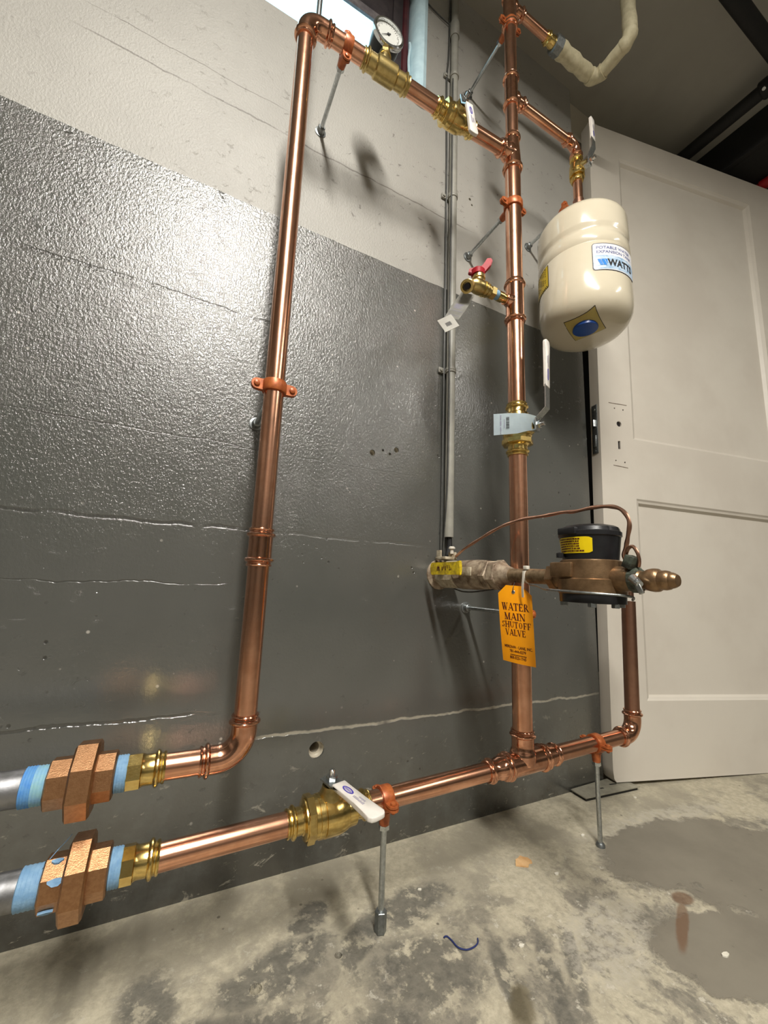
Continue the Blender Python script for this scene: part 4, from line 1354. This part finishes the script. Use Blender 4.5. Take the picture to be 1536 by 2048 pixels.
qs = []
rnd = random.Random(5)
b_ = 0.20
while b_ < 0.74:
    w_ = rnd.choice((0.010, 0.016, 0.024))
    qs.append((0.225, b_, 0.285, b_ + w_))
    b_ += w_ + rnd.choice((0.008, 0.012, 0.018))
part(pt, 'barcode', tagquads(B(), qs), M['ink'])
qs = [(0.115, 0.10 + k * 0.055, 0.135, 0.10 + k * 0.055 + 0.04) for k in range(16) if k % 5 != 4] + [(0.185, 0.30 + k * 0.05, 0.198, 0.30 + k * 0.05 + 0.035) for k in range(8)]
part(pt, 'print', tagquads(B(), qs), M['ink_grey'])
part(pt, 'tie_wire', sweep(B(), smooth_path([(0.585, -0.208, 0.800), (0.592, -0.213, 0.808), (0.600, -0.205, 0.806), (0.598, -0.196, 0.796)], 5), 0.0006, 6), M['wire_grey'])

# ------------------------------------------------------------------ grey conduit and wires on the wall
cd = thing('conduit', 'grey painted conduit running down the wall to the water main', 'conduit', (0.52, -0.0125, 0.583))
CT = V((0.0022, 0, 1)).normalized()
CX = lambda zz: 0.5203 - 0.0010 * (zz - 0.58)
bm = B()
sweep(bm, [(CX(0.583), -0.0125, 0.583), (CX(1.2), -0.0125, 1.2), (CX(1.87), -0.0125, 1.87), (CX(2.2), -0.0125, 2.2)], 0.0105, 20)
part(cd, 'tube', bm, M['conduit'])
part(cd, 'coupling', lathe(B(), (CX(2.02), -0.0125, 2.005), Z, [(0, 0.0125), (0.002, 0.0135), (0.05, 0.0135), (0.052, 0.0125)], 20), M['conduit'])
for zz, nm in ((0.983, 'a'), (1.474, 'b'), (1.868, 'c')):
    bm = B()
    lathe(bm, (CX(zz), -0.0125, zz - 0.006), Z, [(0, 0.0108), (0.0002, 0.0126), (0.004, 0.0122), (0.006, 0.0132), (0.008, 0.0122), (0.0118, 0.0126), (0.012, 0.0108)], 20)
    box(bm, (CX(zz) - 0.019, -0.0035, zz), (0.020, 0.005, 0.013), None, 0.0008)
    sp = part(cd, 'strap', bm, M['conduit'])
    part(sp, 'screw', lathe(B(), (CX(zz) - 0.023, -0.0055, zz), -Y, [(0, 0.0045), (0.003, 0.0040), (0.004, 0.002)], 10), M['conduit'])
single('wire', 'dark grey cable clipped along the left side of the conduit', 'wire', sweep(B(), smooth_path([(0.5055, -0.004, 0.52), (0.5055, -0.0045, 0.75), (0.5055, -0.0045, 1.0), (0.5050, -0.0045, 1.3), (0.5035, -0.0045, 1.6), (0.4995, -0.0045, 1.85), (0.505, -0.0045, 1.95), (0.508, -0.0045, 2.2)], 6), 0.0026, 8), M['wire_grey'], (0.5065, -0.004, 0.52))
single('wire', 'second dark cable squeezed between conduit and first cable', 'wire', sweep(B(), smooth_path([(0.5105, -0.005, 0.54), (0.5100, -0.020, 0.75), (0.5095, -0.020, 1.2), (0.5092, -0.021, 1.6), (0.5080, -0.022, 1.84)], 6), 0.0020, 8), M['wire_grey'], (0.5105, -0.005, 0.54))
single('wire', 'thin dark wire crossing from the window jamb to the conduit', 'wire', sweep(B(), smooth_path([(0.36, -0.001, 2.115), (0.42, -0.004, 2.078), (0.47, -0.004, 2.063), (0.512, -0.006, 2.055)], 6), 0.0020, 6), M['wire_grey'], (0.36, -0.001, 2.115))
single('wire', 'short black wires leaving the lower end of the conduit', 'wire', sweep(B(), smooth_path([(0.521, -0.0125, 0.59), (0.522, -0.013, 0.565), (0.519, -0.014, 0.552), (0.516, -0.016, 0.540)], 6), 0.0062, 10), M['black_rubber'], (0.521, -0.0125, 0.54))

# ------------------------------------------------------------------ water main, meter and their trimmings
MX, MZ = 0.505, 0.5005
mv = thing('shutoff_valve', 'old lime crusted main shutoff valve with yellow lever', 'valve', (MX, -0.01, MZ - 0.03))
part(mv, 'wall_sleeve', lathe(B(), (MX, 0.001, MZ), -Y, [(0, 0.033), (0.004, 0.032), (0.006, 0.022), (0.022, 0.0215)], 20), M['valve_brown'])
bm = B()
lathe(bm, (MX, -0.018, MZ), -Y, [(0, 0.021), (0.003, 0.0275), (0.020, 0.0300), (0.052, 0.0300), (0.060, 0.0285), (0.066, 0.0255)], 8, 0.39)
part(mv, 'end_hexagon', bm, M['valve_white'])
bm = B()
lathe(bm, (MX, -0.080, MZ), -Y, [(0, 0.0265), (0.004, 0.0285), (0.050, 0.0285), (0.070, 0.0272), (0.082, 0.0262)], 28)
part(mv, 'body', bm, M['valve_brown'])
part(mv, 'side_plug', hexnut(B(), (MX - 0.022, -0.098, MZ + 0.002), -X, 0.010, 0.0120, 0.2, 0.001), M['valve_brown'])
part(mv, 'cast_plate', box(B(), (MX - 0.0275, -0.128, MZ + 0.005), (0.004, 0.030, 0.016), None, 0.001), M['valve_white'])
bm = B()
hexnut(bm, (MX, -0.160, MZ), -Y, 0.016, 0.0285, 0.1, 0.002)
hexnut(bm, (MX, -0.1775, MZ), -Y, 0.018, 0.0270, 0.35, 0.002)
lathe(bm, (MX, -0.194, MZ), -Y, [(0, 0.0235), (0.008, 0.0185), (0.016, 0.0150), (0.024, 0.0128)], 24)
part(mv, 'union_nut', bm, M['valve_brown'])
part(mv, 'stem', lathe(B(), (MX - 0.024, -0.055, MZ + 0.010), -X, [(0, 0.009), (0.010, 0.009), (0.0105, 0.006), (0.022, 0.006)], 12), M['valve_brown'])
bm = B()
YHX = MX - 0.043
prism(bm, [(-0.022, -0.0115), (-0.018, -0.0135), (-0.006, -0.0125), (0.060, -0.0125), (0.074, -0.0135), (0.076, 0.0), (0.074, 0.0135), (0.060, 0.0115), (-0.006, 0.0115), (-0.018, 0.012), (-0.022, 0.010), (-0.025, 0.0)], (YHX, -0.062, MZ + 0.0105), -Y, Z, -X, 0.006)
bmesh.ops.bevel(bm, geom=list(bm.edges), offset=0.0012, segments=2, affect='EDGES')
yh = part(mv, 'lever', bm, M['lever_worn'], 'worn yellow lever', 50)
bm = B()
rnd = random.Random(11)
ho = V((YHX - 0.0062, -0.062, MZ + 0.0105))
for k, (x_, w_, h_) in enumerate(((0.000, 0.013, 0.0012), (0.002, 0.009, 0.0045), (0.018, 0.004, 0.007), (0.024, 0.003, 0.006), (0.029, 0.003, 0.008), (0.036, 0.002, 0.007), (0.042, 0.005, 0.0015), (0.042, 0.0015, 0.007), (0.048, 0.0015, 0.005))):
    quads(bm, [[(x_, -0.004 + 0.003 * (k % 2)), (x_ + w_, -0.004 + 0.003 * (k % 2)), (x_ + w_ * 0.9, -0.004 + 0.003 * (k % 2) + h_), (x_ + w_ * 0.1, -0.004 + 0.003 * (k % 2) + h_)]], ho, -Y, Z, -X, 0.0002)
part(yh, 'worn_print', bm, M['ink_maroon'])
gc = thing('ground_clamp', 'chalky ground clamp with round screw on top of the main valve', 'clamp', (MX, -0.04, MZ + 0.03))
bm = B()
box(bm, (MX - 0.004, -0.030, MZ + 0.034), (0.030, 0.036, 0.006), None, 0.001)
box(bm, (MX - 0.016, -0.022, MZ + 0.042), (0.003, 0.016, 0.018), None, 0.0005)
box(bm, (MX + 0.010, -0.034, MZ + 0.042), (0.012, 0.014, 0.012), None, 0.001)
part(gc, 'bracket', bm, M['valve_white'])
part(gc, 'screw', lathe(B(), (MX + 0.004, -0.040, MZ + 0.044), Z, [(0, 0.004), (0.010, 0.004), (0.0105, 0.0072), (0.013, 0.0070), (0.0155, 0.0045)], 14), M['white_plastic'])

mp = pipe('worn brass pipe between main valve and water meter', (MX, -0.205, MZ - 0.001), (MX, -0.322, MZ - 0.003), 0.0118, 'old_bronze', 'brass_pipe')
wm = thing('water_meter', 'bronze water meter with black plastic register in front of the riser', 'meter', (MX, -0.366, 0.462))
WC = V((MX, -0.3670, 0.0))
bm = B()
hexnut(bm, (MX, -0.3015, MZ - 0.003), -Y, 0.014, 0.0205, 0.2, 0.002)
lathe(bm, (MX, -0.314, MZ - 0.003), -Y, [(0, 0.0170), (0.010, 0.0165), (0.040, 0.0165)], 22)
part(wm, 'inlet_spud', bm, M['meter_bronze'])
bm = B()
prof_m = [(0.4740, 0.0405), (0.4755, 0.0425), (0.4900, 0.0430), (0.4940, 0.0430), (0.4955, 0.0405), (0.5080, 0.0398), (0.5190, 0.0390), (0.5205, 0.0370)]
lathe(bm, WC, Z, prof_m, 48)
box(bm, (MX - 0.034, -0.352, 0.5065), (0.020, 0.034, 0.020), None, 0.002)
part(wm, 'case', bm, M['meter_bronze'])
bm = B()
lathe(bm, (MX, -0.400, MZ - 0.005), -Y, [(0, 0.017), (0.010, 0.0165), (0.022, 0.0150), (0.026, 0.0145)], 22)
part(wm, 'outlet_spud', bm, M['meter_bronze'])
bm = B()
lathe(bm, WC, Z, [(0.4630, 0.0360), (0.4635, 0.0410), (0.4745, 0.0415), (0.4750, 0.0405)], 40)
part(wm, 'bottom_plate', bm, M['black_plastic'])
for a_ in (35, 145, 215, 262, 325):
    o_ = WC + V((0.0365 * math.cos(math.radians(a_)), 0.0365 * math.sin(math.radians(a_)), 0.4640))
    part(wm, 'bolt', hexnut(B(), o_, -Z, 0.0055, 0.0052, 0.1, 0.0006), M['steel_dull'])
rg_ = part(wm, 'register', lathe(B(), WC, Z, [(0.5190, 0.0330), (0.5195, 0.0352), (0.5420, 0.0376), (0.5520, 0.0388), (0.5530, 0.0402), (0.5585, 0.0402), (0.5595, 0.0388)], 48), M['black_plastic'], 'black plastic register')
bm = B()
lathe(bm, WC, Z, [(0.5590, 0.0396), (0.5645, 0.0380), (0.5675, 0.0325), (0.5685, 0.0280), (0.5688, 0.010)], 12, 0.2)
box(bm, WC + V((-0.0365, 0.004, 0.5585)), (0.013, 0.028, 0.010), None, 0.002)
lathe(bm, WC + V((-0.036, 0.020, 0.5230)), Z, [(0, 0.005), (0.006, 0.005), (0.007, 0.003)], 10)
part(wm, 'lid', bm, M['black_plastic'])


def reg(deg, zz, off):
    r = 0.0352 + (zz - 0.5195) * (0.0036 / 0.0325) + off
    return V((WC.x + r * math.cos(math.radians(deg)), WC.y + r * math.sin(math.radians(deg)), zz))


def regpatch(bm, d0, d1, z0, z1, off, n=14, tilt=0.0):
    cols = []
    for k in range(n + 1):
        s = k / n
        e = 0.0022 * (max(0, 1 - s * 8) ** 2 + max(0, 1 - (1 - s) * 8) ** 2)
        cols.append((bm.verts.new(reg(d0 + (d1 - d0) * s, z0 + e + tilt * s, off)), bm.verts.new(reg(d0 + (d1 - d0) * s, z1 - e + tilt * s, off))))
    for p, q in zip(cols[:-1], cols[1:]):
        bm.faces.new((p[0], q[0], q[1], p[1]))
    return bm


ml = part(rg_, 'yellow_label', regpatch(B(), 140, 221, 0.5285, 0.5500, 0.0006), M['label_bright'], None, 60)
bm = B()
for k in range(6):
    rnd = random.Random(k + 2)
    a_ = 147.0
    end = 196 if k < 5 else 204
    while a_ < end:
        w_ = rnd.choice((2.0, 3.0, 4.2))
        zz = 0.5465 - k * 0.0032
        bm.faces.new([bm.verts.new(reg(q, w, 0.0009)) for q, w in ((a_, zz), (a_ + w_, zz), (a_ + w_, zz + 0.0018), (a_, zz + 0.0018))])
        a_ += w_ + rnd.choice((0.5, 0.8, 1.2))
part(wm, 'label_print', bm, M['ink_maroon'])

ot = thing('meter_tailpiece', 'bulging bronze tailpiece leaving the right side of the meter', 'fitting', (MX, -0.445, MZ - 0.02))
prof_t = [(a, b * 0.82) for a, b in [(0.0, 0.0140), (0.010, 0.0142), (0.012, 0.0125), (0.016, 0.0135), (0.020, 0.0160), (0.026, 0.0172), (0.031, 0.0165), (0.0335, 0.0140), (0.0355, 0.0140), (0.039, 0.0142), (0.043, 0.0130), (0.0445, 0.0112), (0.0465, 0.0112), (0.049, 0.0100), (0.0515, 0.0080)]]
part(ot, 'body', lathe(B(), (MX, -0.424, MZ - 0.0055), -Y, prof_t, 28), M['meter_bronze'])
single('copper_pipe', 'copper offset hidden behind the meter tailpiece joining the door riser', 'pipe',
       sweep(B(), [(MX + 0.006, -0.447, MZ - 0.006), (0.60, -0.385, 0.494), (0.885, -0.181, 0.496), (0.898, -0.171, 0.496), (0.9062, -0.1655, 0.492), (0.9070, YP, 0.482), (0.9066, YP, 0.470)], R34, 16), M['copper_dull'], (MX + 0.02, -0.44, MZ))
cl = thing('ground_clamp', 'green tarnished ground clamp beside the meter with a thumb screw', 'clamp', (MX, -0.432, MZ - 0.02))
bm = B()
lathe(bm, (MX, -0.4235, MZ - 0.0055), -Y, [(0, 0.0140), (0.001, 0.0160), (0.009, 0.0160), (0.010, 0.0140)], 10, 0.2)
box(bm, (MX - 0.006, -0.427, MZ + 0.016), (0.016, 0.012, 0.016), (V((1, 0, 0)), V((0, 0.9, 0.4)).normalized(), V((0, -0.4, 0.9)).normalized()), 0.001)
part(cl, 'strap', bm, M['patina'])
bm = B()
lathe(bm, (MX - 0.016, -0.434, MZ - 0.004), (-0.45, -0.75, -0.45), [(0, 0.0055), (0.008, 0.0048), (0.016, 0.004)], 10)
box(bm, (MX - 0.023, -0.4445, MZ - 0.014), (0.0035, 0.006, 0.018), (V((1, 0, 0)), V((0, 0.9, -0.4)).normalized(), V((0, 0.4, 0.9)).normalized()), 0.001)
part(cl, 'thumb_screw', bm, M['steel'])
bm = B()
gw = smooth_path([(MX + 0.006, -0.052, 0.5385), (0.505, -0.085, 0.551), (0.505, -0.121, 0.564), (0.505, -0.160, 0.577), (0.505, -0.192, 0.5862), (0.505, -0.222, 0.5915), (0.505, -0.250, 0.5940), (0.505, -0.290, 0.5938), (0.505, -0.325, 0.5948), (0.505, -0.345, 0.5930), (0.505, -0.372, 0.5945), (0.505, -0.395, 0.5932),
                  (0.505, -0.411, 0.5885), (0.505, -0.4205, 0.5790), (0.505, -0.4245, 0.5660), (0.505, -0.4215, 0.5500), (0.505, -0.4185, 0.5380), (0.504, -0.4155, 0.5265), (0.503, -0.4190, 0.5160), (0.500, -0.4230, 0.5090)], 5)
sweep(bm, gw, [0.0027 + 0.0003 * math.sin(k * 0.9) for k in range(len(gw))], 8)
single('ground_wire', 'bare copper ground wire arching over the riser to the meter', 'wire', bm, M['copper_dull'], (MX, -0.052, 0.5385))
bm = B()
sweep(bm, smooth_path([(0.503, -0.4185, 0.526), (0.501, -0.4235, 0.534), (0.500, -0.4300, 0.536), (0.500, -0.4350, 0.528), (0.501, -0.4360, 0.518), (0.502, -0.4340, 0.511)], 6), 0.0022, 8)
single('wire_loop', 'small copper wire loop over the green tarnished clamp', 'wire', bm, M['copper_dull'], (0.502, -0.43, 0.52))
bm = B()
sweep(bm, smooth_path([(0.500, -0.018, 0.482), (0.502, -0.074, 0.4690), (0.503, -0.100, 0.4670), (0.504, -0.130, 0.4690), (0.505, -0.189, 0.4765), (0.505, -0.235, 0.4800)], 5), 0.0014, 8)
single('wire', 'dark sagging wire under the main shutoff valve', 'wire', bm, M['wire_grey'], (0.50, -0.1, 0.467))
bm = B()
sweep(bm, smooth_path([(0.498, -0.262, 0.4855), (0.490, -0.285, 0.4835), (0.476, -0.310, 0.4795), (0.462, -0.335, 0.4785), (0.4585, -0.370, 0.4775), (0.468, -0.398, 0.4765), (0.488, -0.416, 0.4755), (0.505, -0.4225, 0.4735), (0.512, -0.418, 0.4700)], 5), 0.0016, 8)
single('seal_wire', 'grey seal wire looped round the bottom flange of the meter', 'wire', bm, M['steel_dull'], (0.49, -0.37, 0.478))
ct = thing('cable_tie', 'white cable tie hanging from the brass pipe above the yellow tag', 'tie', (MX, -0.256, MZ))
part(ct, 'loop', lathe(B(), (MX, -0.2540, MZ - 0.002), -Y, [(0, 0.0108), (0.0001, 0.0120), (0.0042, 0.0120), (0.0043, 0.0108)], 20), M['white_plastic'])
part(ct, 'head', box(B(), (MX - 0.006, -0.2562, MZ + 0.0115), (0.007, 0.008, 0.006), None, 0.0008), M['white_plastic'])
bm = B()
pts = smooth_path([(MX - 0.0118, -0.2560, MZ + 0.006), (MX - 0.013, -0.2560, MZ - 0.006), (MX - 0.013, -0.2540, MZ - 0.020), (MX - 0.011, -0.2525, MZ - 0.036)], 5)
for p, q in zip(pts[:-1], pts[1:]):
    box(bm, (p + q) / 2, (0.001, 0.0040, (q - p).length * 1.05), (V((1, 0, 0)), V((0, 1, 0)), (q - p).normalized()))
part(ct, 'tail', bm, M['white_plastic'])

# ------------------------------------------------------------------ yellow shutoff tag
yt = thing('warning_tag', 'orange yellow water main shutoff tag hanging from the brass pipe', 'tag', (0.494, -0.23, 0.363))
TW, THT = 0.0555, 0.123
TO = V((0.4815, -0.2090, 0.4835))
TS = TW / 0.067
TU = V((0.45, -0.89, -0.04)).normalized()
TVv = V((0.02, -0.030, -0.999)).normalized()
TN = V((-0.89, -0.45, 0)).normalized()


def tg(a, b, lift=0.0):
    """a across 0..TW, b down 0..THT; a gentle curl toward the lower left"""
    curl = 0.010 * (b / THT) ** 2 * (1 - a / TW) ** 1.5 - 0.002 * math.sin(a / TW * 3.1)
    return TO + TU * a + TVv * b - TN * (curl - lift)


bm = B()
na, nb = 10, 14
gv = {}
for i in range(na + 1):
    for j in range(nb + 1):
        b = THT * (0.0 if j == 0 else 0.115 + 0.885 * (j - 1) / (nb - 1))
        a = TW * (i / na if j else 0.26 + 0.48 * i / na)
        gv[i, j] = bm.verts.new(tg(a, b))
for i in range(na):
    for j in range(nb):
        bm.faces.new((gv[i, j], gv[i + 1, j], gv[i + 1, j + 1], gv[i, j + 1]))
bmesh.ops.delete(bm, geom=[v for v in bm.verts if not v.link_faces], context='VERTS')
bmesh.ops.solidify(bm, geom=list(bm.faces), thickness=0.0004)
part(yt, 'card', bm, M['tag_yellow'], None, 60)
bm = B()
o_ = tg(TW * 0.48, 0.0105, 0.0006)
lathe(bm, o_, -TN * -1, [(0, 0.0016), (0.0002, 0.0030), (0.0006, 0.0026), (0.0007, 0.0014)], 14)
part(yt, 'eyelet', bm, M['steel'])
part(yt, 'tie_string', sweep(B(), smooth_path([o_ + TN * 0.001, tg(TW * 0.49, 0.004, 0.002), tg(TW * 0.50, -0.004, -0.004), tg(TW * 0.52, -0.008, -0.010)], 5), 0.0006, 6), M['ink'])

# serif capitals drawn as strokes: (x0,y0,x1,y1,w) slanted bars, ('a',cx,cy,rx,ry,a0,a1,w) bowls, ('s',x,y,len) serifs
TK, TN_ = 0.20, 0.075
GL = {
    'W': (1.15, [(0.16, 1, 0.38, 0, TK), (0.38, 0, 0.58, 0.95, TN_), (0.50, 1, 0.76, 0, TK), (0.76, 0, 0.98, 1, TN_), ('s', 0.16, 1, 0.34), ('s', 0.54, 1, 0.30), ('s', 0.98, 1, 0.26)]),
    'A': (0.90, [(0.10, 0, 0.44, 1, TN_), (0.46, 1, 0.78, 0, TK), (0.24, 0.32, 0.64, 0.32, 'h'), ('s', 0.10, 0, 0.26), ('s', 0.78, 0, 0.32)]),
    'T': (0.82, [(0.41, 0, 0.41, 1, TK), (0.06, 0.96, 0.76, 0.96, 'h'), (0.07, 0.74, 0.07, 1, TN_), (0.75, 0.74, 0.75, 1, TN_), ('s', 0.41, 0, 0.38)]),
    'E': (0.80, [(0.22, 0, 0.22, 1, TK), (0.08, 0.96, 0.68, 0.96, 'h'), (0.08, 0.04, 0.70, 0.04, 'h'), (0.22, 0.51, 0.52, 0.51, 'h'), (0.68, 0.76, 0.68, 1, TN_), (0.70, 0, 0.70, 0.26, TN_), (0.52, 0.40, 0.52, 0.62, TN_)]),
    'F': (0.76, [(0.22, 0, 0.22, 1, TK), (0.08, 0.96, 0.68, 0.96, 'h'), (0.22, 0.49, 0.52, 0.49, 'h'), (0.68, 0.74, 0.68, 1, TN_), (0.52, 0.38, 0.52, 0.60, TN_), ('s', 0.22, 0, 0.38)]),
    'R': (0.90, [(0.22, 0, 0.22, 1, TK), ('a', 0.40, 0.74, 0.26, 0.24, -90, 90, 0.15), (0.14, 0.97, 0.42, 0.97, 'h'), (0.22, 0.50, 0.42, 0.50, 'h'), (0.42, 0.50, 0.76, 0, TK), ('s', 0.22, 0, 0.36), ('s', 0.80, 0, 0.20)]),
    'M': (1.08, [(0.16, 0, 0.16, 1, TN_), (0.18, 1, 0.50, 0, TK), (0.50, 0, 0.82, 1, TN_), (0.84, 0, 0.84, 1, TK), ('s', 0.16, 0, 0.28), ('s', 0.84, 0, 0.36), ('s', 0.14, 1, 0.26), ('s', 0.88, 1, 0.26)]),
    'I': (0.46, [(0.23, 0, 0.23, 1, TK), ('s', 0.23, 0, 0.38), ('s', 0.23, 1, 0.38)]),
    'N': (0.92, [(0.16, 0, 0.16, 1, TN_), (0.16, 1, 0.74, 0, TK), (0.78, 0, 0.78, 1, TN_), ('s', 0.16, 0, 0.26), ('s', 0.12, 1, 0.26), ('s', 0.78, 1, 0.26)]),
    'S': (0.70, [('a', 0.35, 0.74, 0.22, 0.21, 20, 270, 0.13), ('a', 0.35, 0.26, 0.23, 0.22, -160, 90, 0.15), (0.58, 0.72, 0.58, 1, TN_), (0.10, 0, 0.10, 0.30, TN_)]),
    'H': (0.98, [(0.20, 0, 0.20, 1, TK), (0.78, 0, 0.78, 1, TK), (0.20, 0.51, 0.78, 0.51, 'h'), ('s', 0.20, 0, 0.36), ('s', 0.78, 0, 0.36), ('s', 0.20, 1, 0.36), ('s', 0.78, 1, 0.36)]),
    'U': (0.92, [(0.20, 0.30, 0.20, 1, TK), (0.74, 0.30, 0.74, 1, TN_), ('a', 0.47, 0.32, 0.27, 0.29, 180, 360, 0.12), ('s', 0.20, 1, 0.36), ('s', 0.74, 1, 0.28)]),
    'O': (0.92, [('a', 0.46, 0.5, 0.33, 0.47, 0, 360, 0.15)]),
    'V': (0.90, [(0.14, 1, 0.46, 0, TK), (0.46, 0, 0.76, 1, TN_), ('s', 0.14, 1, 0.34), ('s', 0.76, 1, 0.26)]),
    'L': (0.78, [(0.22, 0, 0.22, 1, TK), (0.08, 0.04, 0.68, 0.04, 'h'), (0.68, 0, 0.68, 0.28, TN_), ('s', 0.22, 1, 0.38)]),
}


def serif(bm, word, ac, b0, h, width):
    tot = sum(GL[c][0] for c in word)
    k = width / tot
    x = ac - width / 2

    def poly(pl):
        bm.faces.new([bm.verts.new(tg(x + p[0] * k, b0 + h - p[1] * h, 0.0007)) for p in pl])
    for c in word:
        adv, st_ = GL[c]
        for q in st_:
            if q[0] == 's':
                poly([(q[1] - q[3] / 2, q[2] - (0.03 if q[2] > 0.5 else -0.03) - 0.03), (q[1] + q[3] / 2, q[2] - (0.03 if q[2] > 0.5 else -0.03) - 0.03), (q[1] + q[3] / 2, q[2] - (0.03 if q[2] > 0.5 else -0.03) + 0.03), (q[1] - q[3] / 2, q[2] - (0.03 if q[2] > 0.5 else -0.03) + 0.03)])
            elif q[0] == 'a':
                _, cx, cy, rx, ry, a0, a1, w = q
                n = 14
                for i in range(n):
                    t0, t1 = math.radians(a0 + (a1 - a0) * i / n), math.radians(a0 + (a1 - a0) * (i + 1) / n)

                    def pp(t_, o):
                        ww = w * (0.45 + 0.75 * abs(math.cos(t_)))
                        return (cx + (rx - ww * o) * math.cos(t_), cy + (ry - ww * o * 0.6) * math.sin(t_))
                    poly([pp(t0, 0), pp(t1, 0), pp(t1, 1), pp(t0, 1)])
            elif q[4] == 'h':
                poly([(q[0], q[1] - 0.04), (q[2], q[3] - 0.04), (q[2], q[3] + 0.04), (q[0], q[1] + 0.04)])
            else:
                w = q[4] / 2
                poly([(q[0] - w, q[1]), (q[0] + w, q[1]), (q[2] + w, q[3]), (q[2] - w, q[3])])
        x += adv * k
    return bm


bm = B()
serif(bm, 'WATER', TW * 0.500, 0.0285, 0.0118, 0.0545 * TS)
serif(bm, 'MAIN', TW * 0.475, 0.0443, 0.0112, 0.0420 * TS)
serif(bm, 'SHUTOFF', TW * 0.500, 0.0580, 0.0100, 0.0585 * TS)
serif(bm, 'VALVE', TW * 0.470, 0.0702, 0.0100, 0.0410 * TS)
part(yt, 'lettering', bm, M['ink_maroon'])
bm = B()
for s_, b0, h_, w_, ac in (('MERDIAN - LANE, INC.', 0.1000, 0.0042, 0.0560, 0.52), ('781-444-0279', 0.1065, 0.0042, 0.0330, 0.50), ('Service Anytime Again', 0.1112, 0.0022, 0.0330, 0.52), ('800-523-1745', 0.1165, 0.0042, 0.0330, 0.50)):
    if s_.startswith('Service'):
        for k in range(14):
            a_ = TW * ac - w_ * TS / 2 + k * w_ * TS / 14
            bm.faces.new([bm.verts.new(tg(a_ + p, b0 + q, 0.0007)) for p, q in ((0, 0), (w_ * TS / 14 * 0.72, 0), (w_ * TS / 14 * 0.72, -0.0016), (0, -0.0016))])
        continue
    text_bm(bm, s_, (0, 0, 0), X, Z, h_, w_ * TS, 'CENTER', 0.02, wrap=lambda x_, y_, b0=b0, ac=ac: tg(TW * ac + x_, b0 - y_, 0.0007))
part(yt, 'small_print', bm, M['ink_maroon'])

# ------------------------------------------------------------------ small things on the floor
fp = thing('floor_plate', 'bent grey metal plate lying by the wall under the door', 'plate', (0.95, -0.02, 0.0))
PU = V((0.95, -0.30, 0)).normalized()
PVv = V((-0.06, -1.0, 0)).normalized()
PO = V((0.892, -0.004, 0.0005))
part(fp, 'plate', prism(B(), [(0.0, 0.0), (0.175, -0.055), (0.185, 0.001), (0.0, 0.042)], PO + Z * 0.006, PU, PVv, Z, 0.0022), M['floor_plate'])
part(fp, 'rim', prism(B(), [(0.003, 0.003), (0.172, -0.050), (0.180, -0.001), (0.003, 0.039)], PO, PU, PVv, Z, 0.0062), M['plate_edge'])
bm = B()
for a_, b_ in ((0.075, 0.004), (0.128, -0.014)):
    prism(bm, [(a_ - 0.011, b_ - 0.0022), (a_ + 0.011, b_ - 0.0052), (a_ + 0.011, b_ - 0.0012), (a_ - 0.011, b_ + 0.0018)], PO + Z * 0.0079, PU, PVv, Z, 0.0006)
part(fp, 'slots', bm, M['plate_edge'])
sbm = B()
sweep(sbm, smooth_path([(0.379, -0.209, 0.0013), (0.384, -0.209, 0.0013), (0.3865, -0.217, 0.0013), (0.388, -0.229, 0.0013), (0.396, -0.2365, 0.0013), (0.408, -0.2375, 0.0013), (0.417, -0.2345, 0.0013), (0.4215, -0.229, 0.0013)], 6), 0.0010, 6)
single('string', 'curl of dark blue string lying on the concrete floor', 'string', sbm, M['blue_string'], (0.40, -0.225, 0.0))
chips = ((0.630, -0.183, 0.0055, 0.3, 'white paint chip on the floor beyond the blue string'), (0.717, -0.385, 0.0075, 1.2, 'white paint chip at the front edge of the damp patch'), (0.470, -0.262, 0.005, 0.9, 'tiny white paint chip right of the blue string'),
         (1.02, -0.078, 0.006, 0.2, 'pale paint flake below the open door'), (0.395, -0.121, 0.004, 1.0, 'tiny pale chip on the floor behind the left floor stand'), (0.770, -0.128, 0.006, 0.0, 'white chip beside the right floor stand'))
for cx_, cy_, r_, a0_, lab in chips:
    rnd = random.Random(int(cx_ * 1000))
    pl = [(math.cos(a0_ + k * 0.9) * r_ * rnd.uniform(0.55, 1.1), math.sin(a0_ + k * 0.9) * r_ * 0.6 * rnd.uniform(0.55, 1.1)) for k in range(7)]
    single('paint_chip', lab, 'chip', prism(B(), pl, (cx_, cy_, 0.0002), X, Y, Z, 0.0016), M['chip'], (cx_, cy_, 0), 'chips scattered on the floor')
rnd = random.Random(4)
pl = [(math.cos(k * 0.42) * 0.020 * rnd.uniform(0.65, 1.1), math.sin(k * 0.42) * 0.0135 * rnd.uniform(0.6, 1.15)) for k in range(15)]
single('plaster_flake', 'flat tan plaster flake on the floor right of the left floor stand', 'flake', prism(B(), pl, (0.599, -0.138, 0.0002), X, Y, Z, 0.0018), M['rust_flake'], (0.599, -0.138, 0))
